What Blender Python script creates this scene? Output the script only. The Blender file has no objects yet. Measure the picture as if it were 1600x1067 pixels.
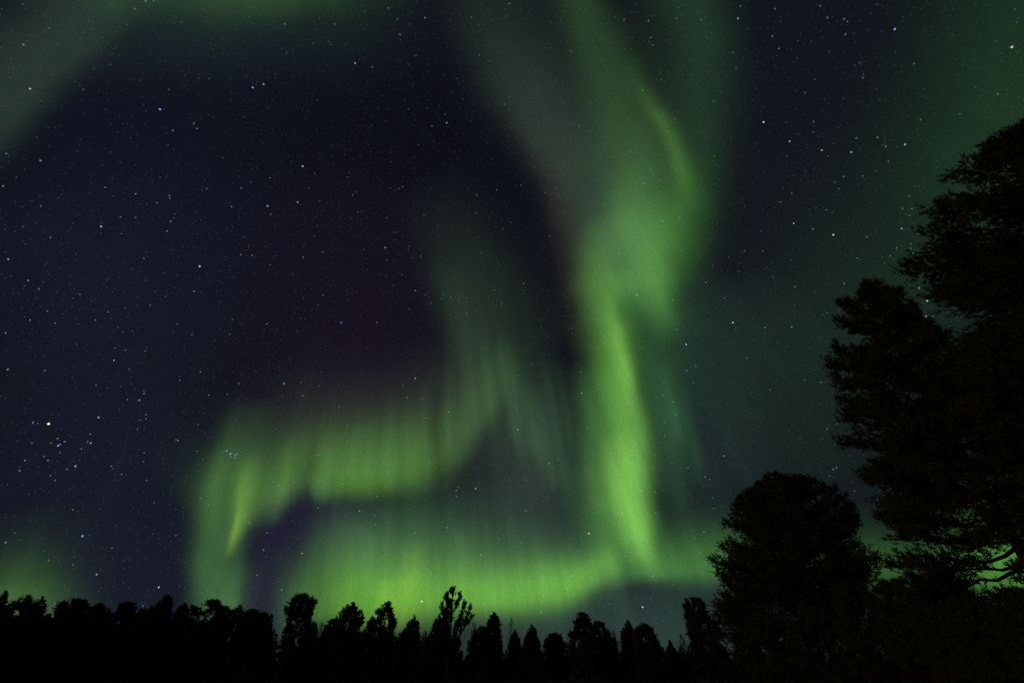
import bpy, math, random
import numpy as np
from mathutils import Vector

scene = bpy.context.scene
R_ = math.radians
EYE = 1.6                                   # the photographer's eye height above the clearing

# ------------------------------------------------------------------ camera
cam_data = bpy.data.cameras.new('camera')
cam_data.lens = 16.0
cam_data.sensor_width = 36.0
cam_data.clip_start = 0.1
cam_data.clip_end = 40000.0
cam = bpy.data.objects.new('camera', cam_data)
cam.location = (0, 0, EYE)
cam.rotation_euler = (R_(90 + 35), 0, 0)
scene.collection.objects.link(cam)
scene.camera = cam

# ------------------------------------------------------------------ exposure and sampling
scene.view_settings.view_transform = 'Standard'
scene.view_settings.look = 'None'
scene.view_settings.exposure = 0.0
scene.view_settings.gamma = 1.0
scene.cycles.use_denoising = False
scene.cycles.use_adaptive_sampling = True
scene.cycles.adaptive_threshold = 0.006
scene.cycles.adaptive_min_samples = 24
scene.cycles.max_bounces = 3
scene.cycles.transparent_max_bounces = 12

# ------------------------------------------------------------------ night sky with northern lights
# The sky is a function of direction only.  Directions are read on an all-sky chart (stereographic,
# zenith in the middle, horizon on the unit circle); every curtain or glow of the aurora is a ribbon on
# that chart: along its length t run a centre line, the fall-off to either side, and a brightness.
# (name, light, edge power, axis, across, [(t, centre, soft side, other side, brightness) ...])
AURORA = [
    ('navy left', (0.004543, 0.005938, 0.01115), 2, (-0.3031, 0.953), (0.953, 0.3031),
     [(0.3351,-0.2945,0.1166,0.1321,0.0),(0.4691,-0.3195,0.1261,0.1371,0.6),(0.6359,-0.3294,0.1414,0.1596,0.9),(0.7992,-0.3207,0.1602,0.1833,1.1),(0.93,-0.2945,0.1802,0.2045,1.3)]),
    ('navy top left', (0.001581, 0.002121, 0.00531), 2, (-0.3531, 0.9356), (0.9356, 0.3531),
     [(0.2754,-0.254,0.1121,0.143,0.8),(0.375,-0.2561,0.1247,0.1656,1.0),(0.5044,-0.2532,0.1408,0.1944,0.6),(0.6168,-0.254,0.1523,0.2158,0.0)]),
    ('purple', (0.004543, 0.001214, 0.004568), 2, (-0.1429, 0.9897), (0.9897, 0.1429),
     [(0.2998,-0.1351,0.0917,0.1,0.0),(0.4182,-0.1291,0.1181,0.1157,0.75),(0.4988,-0.1323,0.1265,0.1249,1.0),(0.6041,-0.1347,0.1366,0.1453,0.8),(0.6969,-0.1351,0.1371,0.1546,0.0)]),
    ('purple wedge', (0.01362, 0.01005, 0.02776), 2, (-0.4636, 0.886), (0.886, 0.4636),
     [(0.7326,0.057,0.0514,0.0899,0.0),(0.8084,0.0534,0.0782,0.112,0.7),(0.8836,0.0401,0.0534,0.0849,0.65),(0.9623,0.057,0.0554,0.078,0.6)]),
    ('right dim', (0.002024, 0.003632, 0.002478), 2, (0.2369, 0.9715), (0.9715, -0.2369),
     [(0.1777,0.1974,0.1231,0.1056,0.8),(0.3068,0.2172,0.149,0.0997,1.0),(0.5123,0.2244,0.189,0.1469,1.2),(0.6824,0.2065,0.2211,0.1705,1.3),(0.9084,0.1974,0.3061,0.2255,1.6)]),
    ('right green', (0.008262, 0.02995, 0.007673), 2, (0.0568, 0.9984), (0.9984, -0.0568),
     [(0.1282,0.3769,0.0553,0.0637,0.7),(0.1975,0.4066,0.0647,0.0679,0.95),(0.2584,0.4266,0.0744,0.0717,1.05),(0.3194,0.4378,0.097,0.0766,0.75),(0.4034,0.4261,0.1136,0.0723,0.55),(0.4866,0.4065,0.1316,0.0832,0.5),(0.5933,0.3945,0.1258,0.0949,0.25),(0.691,0.3769,0.1226,0.1005,0.0)]),
    ('teal low', (0.006935, 0.01683, 0.01208), 2, (0.2379, 0.9713), (0.9713, -0.2379),
     [(0.449,0.1456,0.0886,0.0806,0.0),(0.5629,0.1367,0.1076,0.0753,0.9),(0.6694,0.1323,0.126,0.0814,0.9),(0.7797,0.134,0.1442,0.1183,0.6),(0.8699,0.1543,0.2009,0.1662,0.7),(0.9614,0.1456,0.276,0.2458,0.9)]),
    ('low air', (0.01536, 0.03121, 0.02521), 2, (0.043, 0.9991), (0.9991, -0.043),
     [(0.7734,0.0715,0.3089,0.195,0.0),(0.8713,0.072,0.3527,0.2408,0.7),(0.9486,0.072,0.4125,0.2667,1.0),(1.0148,0.0715,0.4409,0.3093,1.0)]),
    ('dusk', (0.01448, 0.01876, 0.01711), 2, (0.0026, 1.0), (1.0, -0.0026),
     [(0.5434,0.0531,0.1,0.0976,0.0),(0.6571,0.0279,0.1178,0.1067,0.7),(0.7449,0.0292,0.1443,0.1222,0.9),(0.8333,0.0412,0.1615,0.1271,0.4),(0.8915,0.0531,0.1657,0.1297,0.0)]),
    ('haze a', (0.01536, 0.02995, 0.01605), 2.6, (0.8661, -0.4998), (0.4998, 0.8661),
     [(-0.5958,-0.0428,0.0366,0.0161,0.6),(-0.5064,-0.043,0.0339,0.0185,0.9),(-0.4377,-0.0431,0.0334,0.0194,1.0),(-0.3788,-0.0419,0.0329,0.0203,0.8),(-0.3172,-0.0428,0.0299,0.0196,0.6)]),
    ('haze b', (0.01872, 0.052, 0.0102), 2, (0.9994, 0.0347), (-0.0347, 0.9994),
     [(-0.3491,0.1449,0.022,0.0155,0.0),(-0.3053,0.1502,0.0231,0.0185,0.5),(-0.2607,0.1525,0.0239,0.0179,0.8),(-0.2173,0.1533,0.0245,0.0184,1.0),(-0.1709,0.1518,0.0249,0.0187,0.75),(-0.128,0.1497,0.025,0.0189,0.35),(-0.0619,0.1449,0.025,0.0189,0.0)]),
    ('haze c', (0.0045, 0.012, 0.0065), 2, (1.0, 0.0066), (-0.0066, 1.0),
     [(-0.3831,0.164,0.0345,0.025,0.0),(-0.3228,0.1669,0.0362,0.031,0.8),(-0.2356,0.1703,0.0382,0.0331,1.0),(-0.1381,0.1713,0.0355,0.0398,0.7),(-0.0569,0.164,0.0352,0.0344,0.0)]),
    ('veil arc', (0.022, 0.04, 0.024), 2, (0.4029, 0.9152), (0.9152, -0.4029),
     [(0.1159,-0.0876,0.0352,0.0561,0.25),(0.1663,-0.0898,0.033,0.0611,0.5),(0.2368,-0.0788,0.0305,0.0609,0.8),(0.3107,-0.0659,0.028,0.0594,1.0),(0.381,-0.0621,0.0302,0.0567,1.0),(0.4526,-0.0724,0.0325,0.0458,0.6),(0.5286,-0.0876,0.0332,0.041,0.0)]),
    ('red fringe', (0.01, 0.004, 0.003), 2, (0.2821, 0.9594), (0.9594, -0.2821),
     [(0.2255,-0.0731,0.0188,0.0188,0.0),(0.289,-0.0519,0.017,0.0169,0.6),(0.356,-0.0414,0.0183,0.0182,1.0),(0.4348,-0.044,0.0198,0.0198,0.9),(0.528,-0.0576,0.0216,0.0215,0.4),(0.5995,-0.0731,0.0229,0.0228,0.0)]),
    ('up body', (0.0416, 0.118, 0.0264), 2.2, (0.4183, 0.9083), (0.9083, -0.4183),
     [(0.1389,-0.0157,0.017,0.0219,0.25),(0.1689,-0.0132,0.0178,0.0229,0.3),(0.2145,-0.0058,0.0246,0.0266,0.34),(0.2575,-0.0011,0.0319,0.0315,0.4),(0.3089,-0.0019,0.0391,0.0384,0.6),(0.3618,-0.0128,0.0372,0.0397,1.1),(0.4063,-0.0175,0.0397,0.0375,1.7),(0.4468,-0.0176,0.0398,0.0275,1.85),(0.4767,-0.016,0.0301,0.0193,1.4),(0.5052,-0.0154,0.02,0.0152,0.6),(0.5509,-0.0157,0.0143,0.0126,0.0)]),
    ('up streak', (0.03536, 0.098, 0.0108), 2, (0.5712, 0.8208), (0.8208, -0.5712),
     [(0.2309,-0.0255,0.0061,0.0081,0.0),(0.2741,-0.0235,0.007,0.0091,0.4),(0.3065,-0.021,0.0078,0.0099,0.75),(0.3386,-0.0189,0.0086,0.0102,0.75),(0.3701,-0.0187,0.0106,0.0105,0.35),(0.4056,-0.0255,0.016,0.0146,0.0)]),
    ('up right curtain', (0.0125, 0.038, 0.012), 2, (0.1994, 0.9799), (0.9799, -0.1994),
     [(0.157,0.1189,0.034,0.0251,0.8),(0.1939,0.1283,0.0359,0.0265,0.8),(0.2456,0.1399,0.0386,0.0272,0.75),(0.3033,0.1414,0.0405,0.0269,0.7),(0.3546,0.1356,0.0407,0.0288,0.7),(0.4112,0.1282,0.0377,0.0295,0.65),(0.4733,0.1258,0.0386,0.0299,0.5),(0.54,0.1189,0.0412,0.0319,0.0)]),
    ('up right edge', (0.01872, 0.085, 0.0036), 2, (0.0921, 0.9957), (0.9957, -0.0921),
     [(0.2925,0.1631,0.0193,0.0189,0.0),(0.3381,0.1631,0.0232,0.0227,0.5),(0.3806,0.1588,0.0245,0.0267,0.7),(0.4262,0.1579,0.0242,0.0251,0.6),(0.4662,0.1594,0.022,0.0154,0.5),(0.5079,0.1631,0.0195,0.016,0.0)]),
    ('between', (0.0208, 0.09, 0.012), 2, (0.3547, 0.935), (0.935, -0.3547),
     [(0.4364,-0.0274,0.0229,0.0227,0.0),(0.4812,-0.0173,0.0197,0.0272,0.8),(0.517,-0.0127,0.0202,0.0397,0.6),(0.5631,-0.0056,0.0208,0.0408,0.45),(0.6361,-0.008,0.0219,0.0344,0.35),(0.7287,-0.0192,0.0233,0.0275,0.1),(0.7848,-0.0274,0.024,0.0283,0.0)]),
    ('column', (0.07696, 0.235, 0.03), 2.2, (0.2883, 0.9575), (0.9575, -0.2883),
     [(0.3639,-0.011,0.0182,0.0324,0.0),(0.4171,-0.0156,0.0231,0.0244,0.4),(0.4665,-0.0166,0.0274,0.024,0.8),(0.519,-0.0142,0.0303,0.0233,1.0),(0.5732,-0.0143,0.0334,0.0251,1.1),(0.6287,-0.0161,0.0365,0.027,1.1),(0.6851,-0.0207,0.0388,0.028,1.25),(0.7422,-0.0266,0.0422,0.0289,1.45),(0.7902,-0.0308,0.0372,0.0267,1.45),(0.8288,-0.0302,0.0306,0.0242,1.05),(0.86,-0.024,0.0268,0.0244,0.45),(0.8892,-0.011,0.0227,0.0245,0.0)]),
    ('column streak', (0.0624, 0.13, 0.021), 2, (0.3098, 0.9508), (0.9508, -0.3098),
     [(0.4584,-0.023,0.0111,0.0111,0.0),(0.5023,-0.0192,0.0132,0.0098,0.7),(0.5424,-0.0185,0.0144,0.0101,1.0),(0.593,-0.0167,0.0176,0.0105,0.8),(0.649,-0.0185,0.0201,0.0109,0.5),(0.7058,-0.0211,0.0227,0.0112,0.2),(0.744,-0.023,0.0232,0.0115,0.0)]),
    ('column core', (0.078, 0.13, 0.027), 2, (0.3287, 0.9444), (0.9444, -0.3287),
     [(0.653,-0.0591,0.0231,0.0229,0.0),(0.7003,-0.0654,0.0267,0.0246,0.7),(0.7487,-0.0671,0.0314,0.0233,0.8),(0.7881,-0.0643,0.0299,0.0197,0.7),(0.8225,-0.0612,0.0202,0.016,0.55),(0.8612,-0.0591,0.0164,0.0142,0.0)]),
    ('column left veil', (0.0208, 0.08, 0.0132), 2, (0.3036, 0.9528), (0.9528, -0.3036),
     [(0.544,-0.0736,0.0192,0.0347,0.0),(0.6377,-0.0797,0.0262,0.0463,0.7),(0.7321,-0.0992,0.0298,0.0492,0.8),(0.8098,-0.1077,0.0351,0.0511,1.0),(0.8603,-0.0985,0.0422,0.0417,0.8),(0.8925,-0.0736,0.053,0.0313,0.0)]),
    ('skirt right', (0.03744, 0.135, 0.018), 2, (0.8906, -0.4548), (0.4548, 0.8906),
     [(-0.2587,0.8155,0.0538,0.0125,0.0),(-0.2082,0.8445,0.0538,0.0125,0.55),(-0.1523,0.8556,0.0519,0.0178,0.9),(-0.0838,0.8665,0.0516,0.0212,1.0),(-0.0011,0.8756,0.0437,0.0209,0.75),(0.1218,0.8782,0.046,0.0234,0.55),(0.2128,0.8706,0.0478,0.0279,0.7),(0.2625,0.8591,0.0614,0.0386,1.7),(0.3177,0.8409,0.0657,0.0442,1.8),(0.383,0.8155,0.0612,0.0413,1.0)]),
    ('horizon band', (0.09776, 0.292, 0.018), 2.2, (0.9981, -0.0613), (0.0613, 0.9981),
     [(-0.4355,0.8352,0.0537,0.0223,0.0),(-0.3715,0.8538,0.0551,0.0274,0.45),(-0.3028,0.869,0.0517,0.0317,0.9),(-0.2303,0.8825,0.0478,0.0342,1.0),(-0.1443,0.8974,0.0446,0.0288,0.95),(-0.0556,0.9049,0.0429,0.0271,0.95),(0.0116,0.897,0.039,0.0291,1.0),(0.0613,0.88,0.0332,0.0272,0.9),(0.0991,0.8598,0.0292,0.0213,0.5),(0.1458,0.8352,0.029,0.0193,0.0)]),
    ('horizon tail', (0.04368, 0.124, 0.0216), 2, (0.9966, -0.0821), (0.0821, 0.9966),
     [(-0.4789,0.8567,0.0439,0.0349,0.0),(-0.4073,0.803,0.0453,0.0542,0.45),(-0.3549,0.7871,0.0518,0.0646,0.8),(-0.2998,0.8047,0.0585,0.0658,1.0),(-0.2203,0.832,0.0617,0.0575,1.0),(-0.1145,0.8561,0.0568,0.0582,0.85),(-0.0162,0.8637,0.051,0.0583,0.8),(0.0599,0.8581,0.044,0.0485,0.6),(0.1336,0.8567,0.0386,0.0384,0.0)]),
    ('tail high', (0.014, 0.036, 0.018), 2, (0.9999, 0.01), (-0.01, 0.9999),
     [(-0.3167,0.7841,0.0463,0.0555,0.0),(-0.2391,0.7767,0.0475,0.076,0.9),(-0.1591,0.7777,0.0533,0.0872,1.0),(-0.0557,0.7933,0.059,0.0883,0.7),(0.0611,0.7927,0.0688,0.0884,0.4),(0.1446,0.7841,0.0584,0.0778,0.0)]),
    ('bright a', (0.05408, 0.085, 0.0036), 2, (-0.2392, 0.971), (0.971, 0.2392),
     [(0.8168,0.0357,0.0185,0.0166,0.0),(0.8601,0.041,0.021,0.0169,0.5),(0.8987,0.0412,0.0298,0.0193,1.0),(0.9323,0.0384,0.0386,0.0239,0.8),(0.9608,0.0357,0.0411,0.0263,0.0)]),
    ('bright b', (0.0312, 0.055, 0.0024), 2, (-0.1476, 0.9891), (0.9891, 0.1476),
     [(0.873,-0.0805,0.0207,0.0189,0.0),(0.9015,-0.0829,0.0209,0.019,0.8),(0.9394,-0.0825,0.0233,0.0215,0.6),(0.9676,-0.0805,0.0236,0.0217,0.0)]),
    ('ray h1', (0.008, 0.022, 0.006), 2, (0.0542, 0.9985), (0.9985, -0.0542),
     [(0.7846,-0.1327,0.0083,0.0104,0.0),(0.8241,-0.1344,0.0095,0.0096,1.0),(0.8638,-0.1326,0.0108,0.0108,0.8),(0.903,-0.1327,0.011,0.011,0.0)]),
    ('ray h2', (0.012, 0.026, 0.014), 2, (-0.0232, 0.9997), (0.9997, 0.0232),
     [(0.7703,-0.228,0.0114,0.0134,0.0),(0.8031,-0.2112,0.0137,0.0119,1.0),(0.8505,-0.217,0.014,0.0121,0.8),(0.8867,-0.228,0.0121,0.0122,0.0)]),
    ('left outer', (0.03744, 0.105, 0.0216), 2.4, (-0.3317, 0.9434), (0.9434, 0.3317),
     [(0.6301,-0.1561,0.0219,0.0303,0.0),(0.6903,-0.1661,0.0225,0.0351,0.5),(0.7334,-0.1737,0.0257,0.0356,0.75),(0.7854,-0.1779,0.0263,0.0339,0.9),(0.8375,-0.1785,0.0238,0.0348,1.0),(0.8816,-0.1731,0.0229,0.0427,1.1),(0.926,-0.1628,0.0252,0.0368,1.2),(0.9697,-0.1561,0.0275,0.0376,1.2)]),
    ('left inner edge', (0.012, 0.04, 0.008), 2, (-0.3209, 0.9471), (0.9471, 0.3209),
     [(0.8223,-0.1446,0.0168,0.0085,0.0),(0.8574,-0.1486,0.017,0.0086,0.6),(0.8927,-0.1481,0.0172,0.0079,1.0),(0.9278,-0.1465,0.0175,0.008,1.2),(0.9626,-0.1446,0.0177,0.0081,1.0)]),
    ('left streak', (0.0884, 0.185, 0.0132), 2, (-0.3987, 0.9171), (0.9171, 0.3987),
     [(0.7079,-0.0937,0.0078,0.0175,0.0),(0.752,-0.0922,0.0072,0.0212,0.45),(0.7874,-0.092,0.0065,0.0165,0.75),(0.8183,-0.0934,0.0058,0.0125,1.0),(0.8402,-0.094,0.0058,0.0109,0.65),(0.8621,-0.0937,0.0059,0.011,0.0)]),
    ('arch', (0.04992, 0.13, 0.024), 2.3, (0.9117, -0.4109), (0.4109, 0.9117),
     [(-0.7072,0.4964,0.0635,0.0143,0.0),(-0.645,0.4738,0.0781,0.0248,0.62),(-0.6013,0.4773,0.0698,0.0254,0.95),(-0.5513,0.4884,0.0631,0.0292,1.0),(-0.5069,0.5105,0.0637,0.0366,1.12),(-0.4589,0.5389,0.0644,0.0395,1.1),(-0.4109,0.5614,0.0646,0.0389,1.0),(-0.37,0.568,0.0589,0.0343,0.65),(-0.3268,0.5588,0.0507,0.0293,0.5),(-0.2767,0.533,0.046,0.0257,0.35),(-0.2237,0.4964,0.0408,0.0251,0.0)]),
    ('arch low', (0.0364, 0.1, 0.0108), 2, (0.9994, 0.0359), (-0.0359, 0.9994),
     [(-0.2857,0.7086,0.0221,0.0148,0.0),(-0.2544,0.7119,0.0242,0.0168,0.9),(-0.2174,0.7133,0.0283,0.0189,1.0),(-0.1746,0.7151,0.0286,0.0211,0.7),(-0.1258,0.7177,0.027,0.0213,0.3),(-0.0857,0.7086,0.0252,0.0195,0.0)]),
    ('arch top', (0.011, 0.013, 0.008), 2, (0.9858, -0.168), (0.168, 0.9858),
     [(-0.5073,0.5367,0.0469,0.0481,0.0),(-0.4289,0.5312,0.0485,0.0584,0.9),(-0.3453,0.5454,0.0549,0.07,1.2),(-0.2502,0.5701,0.0574,0.0732,1.2),(-0.1547,0.5714,0.0539,0.0557,0.8),(-0.0915,0.5367,0.0527,0.0363,0.0)]),
    ('ray l1', (0.02288, 0.055, 0.0072), 2, (-0.4096, 0.9122), (0.9122, 0.4096),
     [(0.6861,-0.0357,0.0114,0.0149,0.0),(0.7357,-0.0323,0.0118,0.0145,0.7),(0.7766,-0.0306,0.012,0.0122,1.0),(0.8022,-0.0325,0.0113,0.0096,0.6),(0.8223,-0.0357,0.0087,0.0088,0.0)]),
    ('ray l2', (0.014, 0.036, 0.01), 2, (-0.3326, 0.9431), (0.9431, 0.3326),
     [(0.6865,-0.0425,0.0122,0.0158,0.0),(0.7281,-0.0416,0.0125,0.018,0.8),(0.7561,-0.0421,0.0117,0.0183,0.8),(0.7794,-0.0425,0.01,0.0147,0.0)]),
    ('lane l3', (-0.01, -0.036, -0.01), 2, (-0.3284, 0.9445), (0.9445, 0.3284),
     [(0.6788,-0.0669,0.0085,0.0086,0.0),(0.7199,-0.0658,0.0104,0.0105,0.7),(0.7475,-0.0659,0.0123,0.0107,0.6),(0.7798,-0.0669,0.0107,0.0108,0.0)]),
    ('lane l4', (-0.006, -0.018, -0.006), 2, (-0.0477, 0.9989), (0.9989, 0.0477),
     [(0.5806,-0.0837,0.0091,0.0092,0.0),(0.6368,-0.0855,0.0104,0.0086,0.8),(0.6849,-0.0848,0.0117,0.0098,1.0),(0.7336,-0.0837,0.0101,0.0101,0.0)]),
    ('lane l5', (-0.009, -0.028, -0.009), 2, (-0.3685, 0.9296), (0.9296, 0.3685),
     [(0.7049,-0.1355,0.0076,0.0069,0.0),(0.7485,-0.1358,0.0086,0.0063,0.8),(0.7922,-0.1374,0.0088,0.0064,0.9),(0.8359,-0.1355,0.0082,0.0066,0.0)]),
    ('thin ray', (0.0085, 0.026, 0.0075), 2, (0.1123, 0.9937), (0.9937, -0.1123),
     [(0.4825,-0.0966,0.0062,0.0062,0.0),(0.5424,-0.0971,0.0081,0.0081,0.49),(0.6086,-0.0971,0.0094,0.0086,0.7),(0.6602,-0.0966,0.0106,0.0089,0.0)]),
    ('thin ray', (0.0085, 0.026, 0.0075), 2, (0.1985, 0.9801), (0.9801, -0.1985),
     [(0.4939,-0.1226,0.0055,0.0055,0.0),(0.552,-0.1232,0.0072,0.0072,0.56),(0.616,-0.1231,0.0083,0.0076,0.8),(0.6656,-0.1226,0.0094,0.0078,0.0)]),
    ('thin ray', (0.0085, 0.026, 0.0075), 2, (0.1673, 0.9859), (0.9859, -0.1673),
     [(0.54,-0.0713,0.0065,0.0065,0.0),(0.599,-0.0716,0.0085,0.0085,0.49),(0.6633,-0.0716,0.0097,0.0088,0.7),(0.7128,-0.0713,0.0109,0.0091,0.0)]),
    ('thin ray', (0.0085, 0.026, 0.0075), 2, (0.1977, 0.9803), (0.9803, -0.1977),
     [(0.5764,-0.08,0.0052,0.0052,0.0),(0.6333,-0.0803,0.0067,0.0067,0.56),(0.6948,-0.0803,0.0077,0.007,0.8),(0.7419,-0.08,0.0086,0.0071,0.0)]),
    ('thin ray', (0.0085, 0.026, 0.0075), 2, (0.226, 0.9741), (0.9741, -0.226),
     [(0.5428,-0.0625,0.005,0.005,0.0),(0.5952,-0.0628,0.0065,0.0065,0.42),(0.652,-0.0627,0.0074,0.0067,0.6),(0.6958,-0.0625,0.0083,0.0069,0.0)]),
    ('thin ray', (0.0085, 0.026, 0.0075), 2, (0.1692, 0.9856), (0.9856, -0.1692),
     [(0.5861,0.0077,0.0066,0.0066,0.0),(0.6388,0.0077,0.0085,0.0085,0.56),(0.6955,0.0077,0.0097,0.0088,0.8),(0.739,0.0077,0.0109,0.009,0.0)]),
    ('thin ray', (0.0085, 0.026, 0.0075), 2, (-0.0911, 0.9958), (0.9958, 0.0911),
     [(0.547,-0.0408,0.0057,0.0057,0.0),(0.5985,-0.041,0.0074,0.0075,0.49),(0.6546,-0.041,0.0085,0.0077,0.7),(0.6978,-0.0408,0.0095,0.008,0.0)]),
    ('thin ray', (0.0085, 0.026, 0.0075), 2, (-0.1576, 0.9875), (0.9875, 0.1576),
     [(0.5779,-0.0344,0.0065,0.0065,0.0),(0.6202,-0.0344,0.0083,0.0084,0.42),(0.6657,-0.0344,0.0094,0.0086,0.6),(0.7006,-0.0344,0.0105,0.0088,0.0)]),
    ('thin ray', (0.0085, 0.026, 0.0075), 2, (-0.1802, 0.9836), (0.9836, 0.1802),
     [(0.6269,-0.0648,0.0073,0.0073,0.0),(0.6663,-0.065,0.0093,0.0093,0.35),(0.7084,-0.0649,0.0105,0.0096,0.5),(0.7406,-0.0648,0.0116,0.0098,0.0)]),
    ('thin ray', (0.0085, 0.026, 0.0075), 2, (-0.2476, 0.9689), (0.9689, 0.2476),
     [(0.6515,-0.066,0.0064,0.0064,0.0),(0.6873,-0.0661,0.0082,0.0082,0.35),(0.7255,-0.0661,0.0092,0.0084,0.5),(0.7546,-0.066,0.0101,0.0085,0.0)]),
    ('thin ray', (0.0085, 0.026, 0.0075), 2, (-0.3752, 0.927), (0.927, 0.3752),
     [(0.6959,-0.0989,0.0057,0.0058,0.0),(0.727,-0.099,0.0073,0.0073,0.35),(0.7599,-0.099,0.0081,0.0074,0.5),(0.7848,-0.0989,0.0089,0.0075,0.0)]),
    ('thin ray', (0.0085, 0.026, 0.0075), 2, (0.3363, 0.9418), (0.9418, -0.3363),
     [(0.5653,0.0179,0.0059,0.0059,0.0),(0.6095,0.0179,0.0077,0.0076,0.49),(0.6572,0.0179,0.0087,0.0079,0.7),(0.6937,0.0179,0.0097,0.008,0.0)]),
    ('thin ray', (0.0085, 0.026, 0.0075), 2, (0.3735, 0.9276), (0.9276, -0.3735),
     [(0.6046,0.01,0.006,0.006,0.0),(0.6559,0.0101,0.0077,0.0077,0.42),(0.7108,0.0101,0.0088,0.0079,0.6),(0.7526,0.01,0.0098,0.0081,0.0)]),
    ('thin ray', (0.0085, 0.026, 0.0075), 2, (-0.1358, 0.9907), (0.9907, 0.1358),
     [(0.8064,-0.0488,0.0099,0.0099,0.0),(0.8403,-0.0489,0.0126,0.0126,0.35),(0.8761,-0.0489,0.014,0.0128,0.5),(0.903,-0.0488,0.0154,0.0129,0.0)]),
    ('thin ray', (0.0085, 0.026, 0.0075), 2, (0.0668, 0.9978), (0.9978, -0.0668),
     [(0.8207,-0.0766,0.0103,0.0103,0.0),(0.8518,-0.0767,0.0131,0.0131,0.35),(0.8846,-0.0767,0.0146,0.0133,0.5),(0.9092,-0.0766,0.016,0.0134,0.0)]),
    ('thin ray', (0.0085, 0.026, 0.0075), 2, (0.1436, 0.9896), (0.9896, -0.1436),
     [(0.8112,-0.0744,0.0085,0.0085,0.0),(0.8423,-0.0744,0.0108,0.0108,0.28),(0.8751,-0.0744,0.0121,0.011,0.4),(0.8998,-0.0744,0.0133,0.0111,0.0)]),
    ('mid veil', (0.013, 0.027, 0.0115), 2, (0.3228, 0.9465), (0.9465, -0.3228),
     [(0.2569,-0.1854,0.0385,0.0463,0.0),(0.3366,-0.1975,0.039,0.0585,0.4),(0.4135,-0.199,0.0425,0.0716,0.75),(0.5062,-0.2015,0.0588,0.0778,0.9),(0.598,-0.1937,0.0724,0.0739,0.9),(0.6914,-0.1873,0.0678,0.0587,0.5),(0.7735,-0.1854,0.0509,0.0511,0.0)]),
    ('mid r1', (0.012, 0.026, 0.012), 2, (0.0308, 0.9995), (0.9995, -0.0308),
     [(0.4021,-0.1005,0.0196,0.0198,0.0),(0.4866,-0.0862,0.0214,0.0242,0.6),(0.5586,-0.0835,0.02,0.022,0.7),(0.6335,-0.0894,0.0211,0.0232,0.6),(0.7003,-0.1005,0.0219,0.0201,0.0)]),
    ('mid r2', (0.008, 0.028, 0.008), 2, (0.3141, 0.9494), (0.9494, -0.3141),
     [(0.4786,-0.1723,0.0117,0.0101,0.0),(0.5543,-0.1755,0.0178,0.0161,0.8),(0.6238,-0.1754,0.0206,0.0169,0.9),(0.6752,-0.1724,0.0213,0.0174,0.5),(0.7361,-0.1723,0.016,0.012,0.0)]),
    ('mid r3', (0.007, 0.024, 0.007), 2, (0.2118, 0.9773), (0.9773, -0.2118),
     [(0.5409,-0.0707,0.0089,0.008,0.0),(0.616,-0.0726,0.0132,0.0104,0.8),(0.6842,-0.0715,0.0158,0.0118,0.9),(0.7435,-0.0702,0.0163,0.0122,0.45),(0.8028,-0.0707,0.0105,0.0105,0.0)]),
    ('mid r4', (0.007, 0.018, 0.009), 2, (0.1067, 0.9943), (0.9943, -0.1067),
     [(0.5414,-0.0581,0.0054,0.0054,0.0),(0.5973,-0.0584,0.0066,0.0057,0.8),(0.6548,-0.0584,0.0069,0.0059,0.8),(0.7135,-0.0581,0.0061,0.0061,0.0)]),
    ('mid lane', (-0.003, -0.006, -0.002), 2, (0.1496, 0.9888), (0.9888, -0.1496),
     [(0.5114,-0.0061,0.0157,0.0157,0.0),(0.584,-0.0082,0.0185,0.0166,1.0),(0.6501,-0.0096,0.0174,0.0135,0.9),(0.7181,-0.0061,0.0141,0.012,0.0)]),
    ('right rays', (0.01, 0.034, 0.014), 2, (0.3627, 0.9319), (0.9319, -0.3627),
     [(0.5441,-0.0148,0.0164,0.0244,0.0),(0.6173,-0.0137,0.0173,0.0256,0.6),(0.6826,-0.0148,0.018,0.0213,1.0),(0.7349,-0.0127,0.0185,0.0164,0.7),(0.8057,-0.0148,0.0153,0.0151,0.0)]),
    ('corner', (0.052, 0.145, 0.0216), 2, (-0.3631, 0.9318), (0.9318, 0.3631),
     [(0.7514,-0.3544,0.045,0.0509,0.0),(0.7965,-0.3566,0.0462,0.0461,0.12),(0.8342,-0.3584,0.0471,0.044,0.42),(0.8689,-0.3569,0.0482,0.045,0.85),(0.9114,-0.3544,0.0496,0.0496,1.0)]),
]
NIGHT = (0.00402, 0.00439, 0.00913)

world = bpy.data.worlds.new('World')
scene.world = world
world.use_nodes = True
NT = world.node_tree
NT.nodes.clear()


def node(kind, **kw):
    n = NT.nodes.new(kind)
    for k, v in kw.items():
        setattr(n, k, v)
    return n


def put(sock, v):
    if isinstance(v, bpy.types.NodeSocket):
        NT.links.new(v, sock)
    else:
        sock.default_value = v


def mth(op, a, b=None, c=None):
    n = node('ShaderNodeMath', operation=op)
    for i, v in enumerate((a, b, c)):
        if v is not None:
            put(n.inputs[i], v)
    return n.outputs[0]


def vec(op, a, b=None, c=None):
    n = node('ShaderNodeVectorMath', operation=op)
    for i, v in enumerate((a, b, c)):
        if v is not None:
            put(n.inputs[i], v)
    return n.outputs['Value'] if op == 'DOT_PRODUCT' else n.outputs[0]


def spread(v):
    n = node('ShaderNodeCombineXYZ')
    for i in range(3):
        put(n.inputs[i], v)
    return n.outputs[0]


def fill_curve(mapping, idx, pts):
    c = mapping.curves[idx]
    c.points[0].location = pts[0]
    c.points[1].location = pts[-1]
    for p in pts[1:-1]:
        c.points.new(*p)
    for p in c.points:
        p.handle_type = 'AUTO_CLAMPED'


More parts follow.
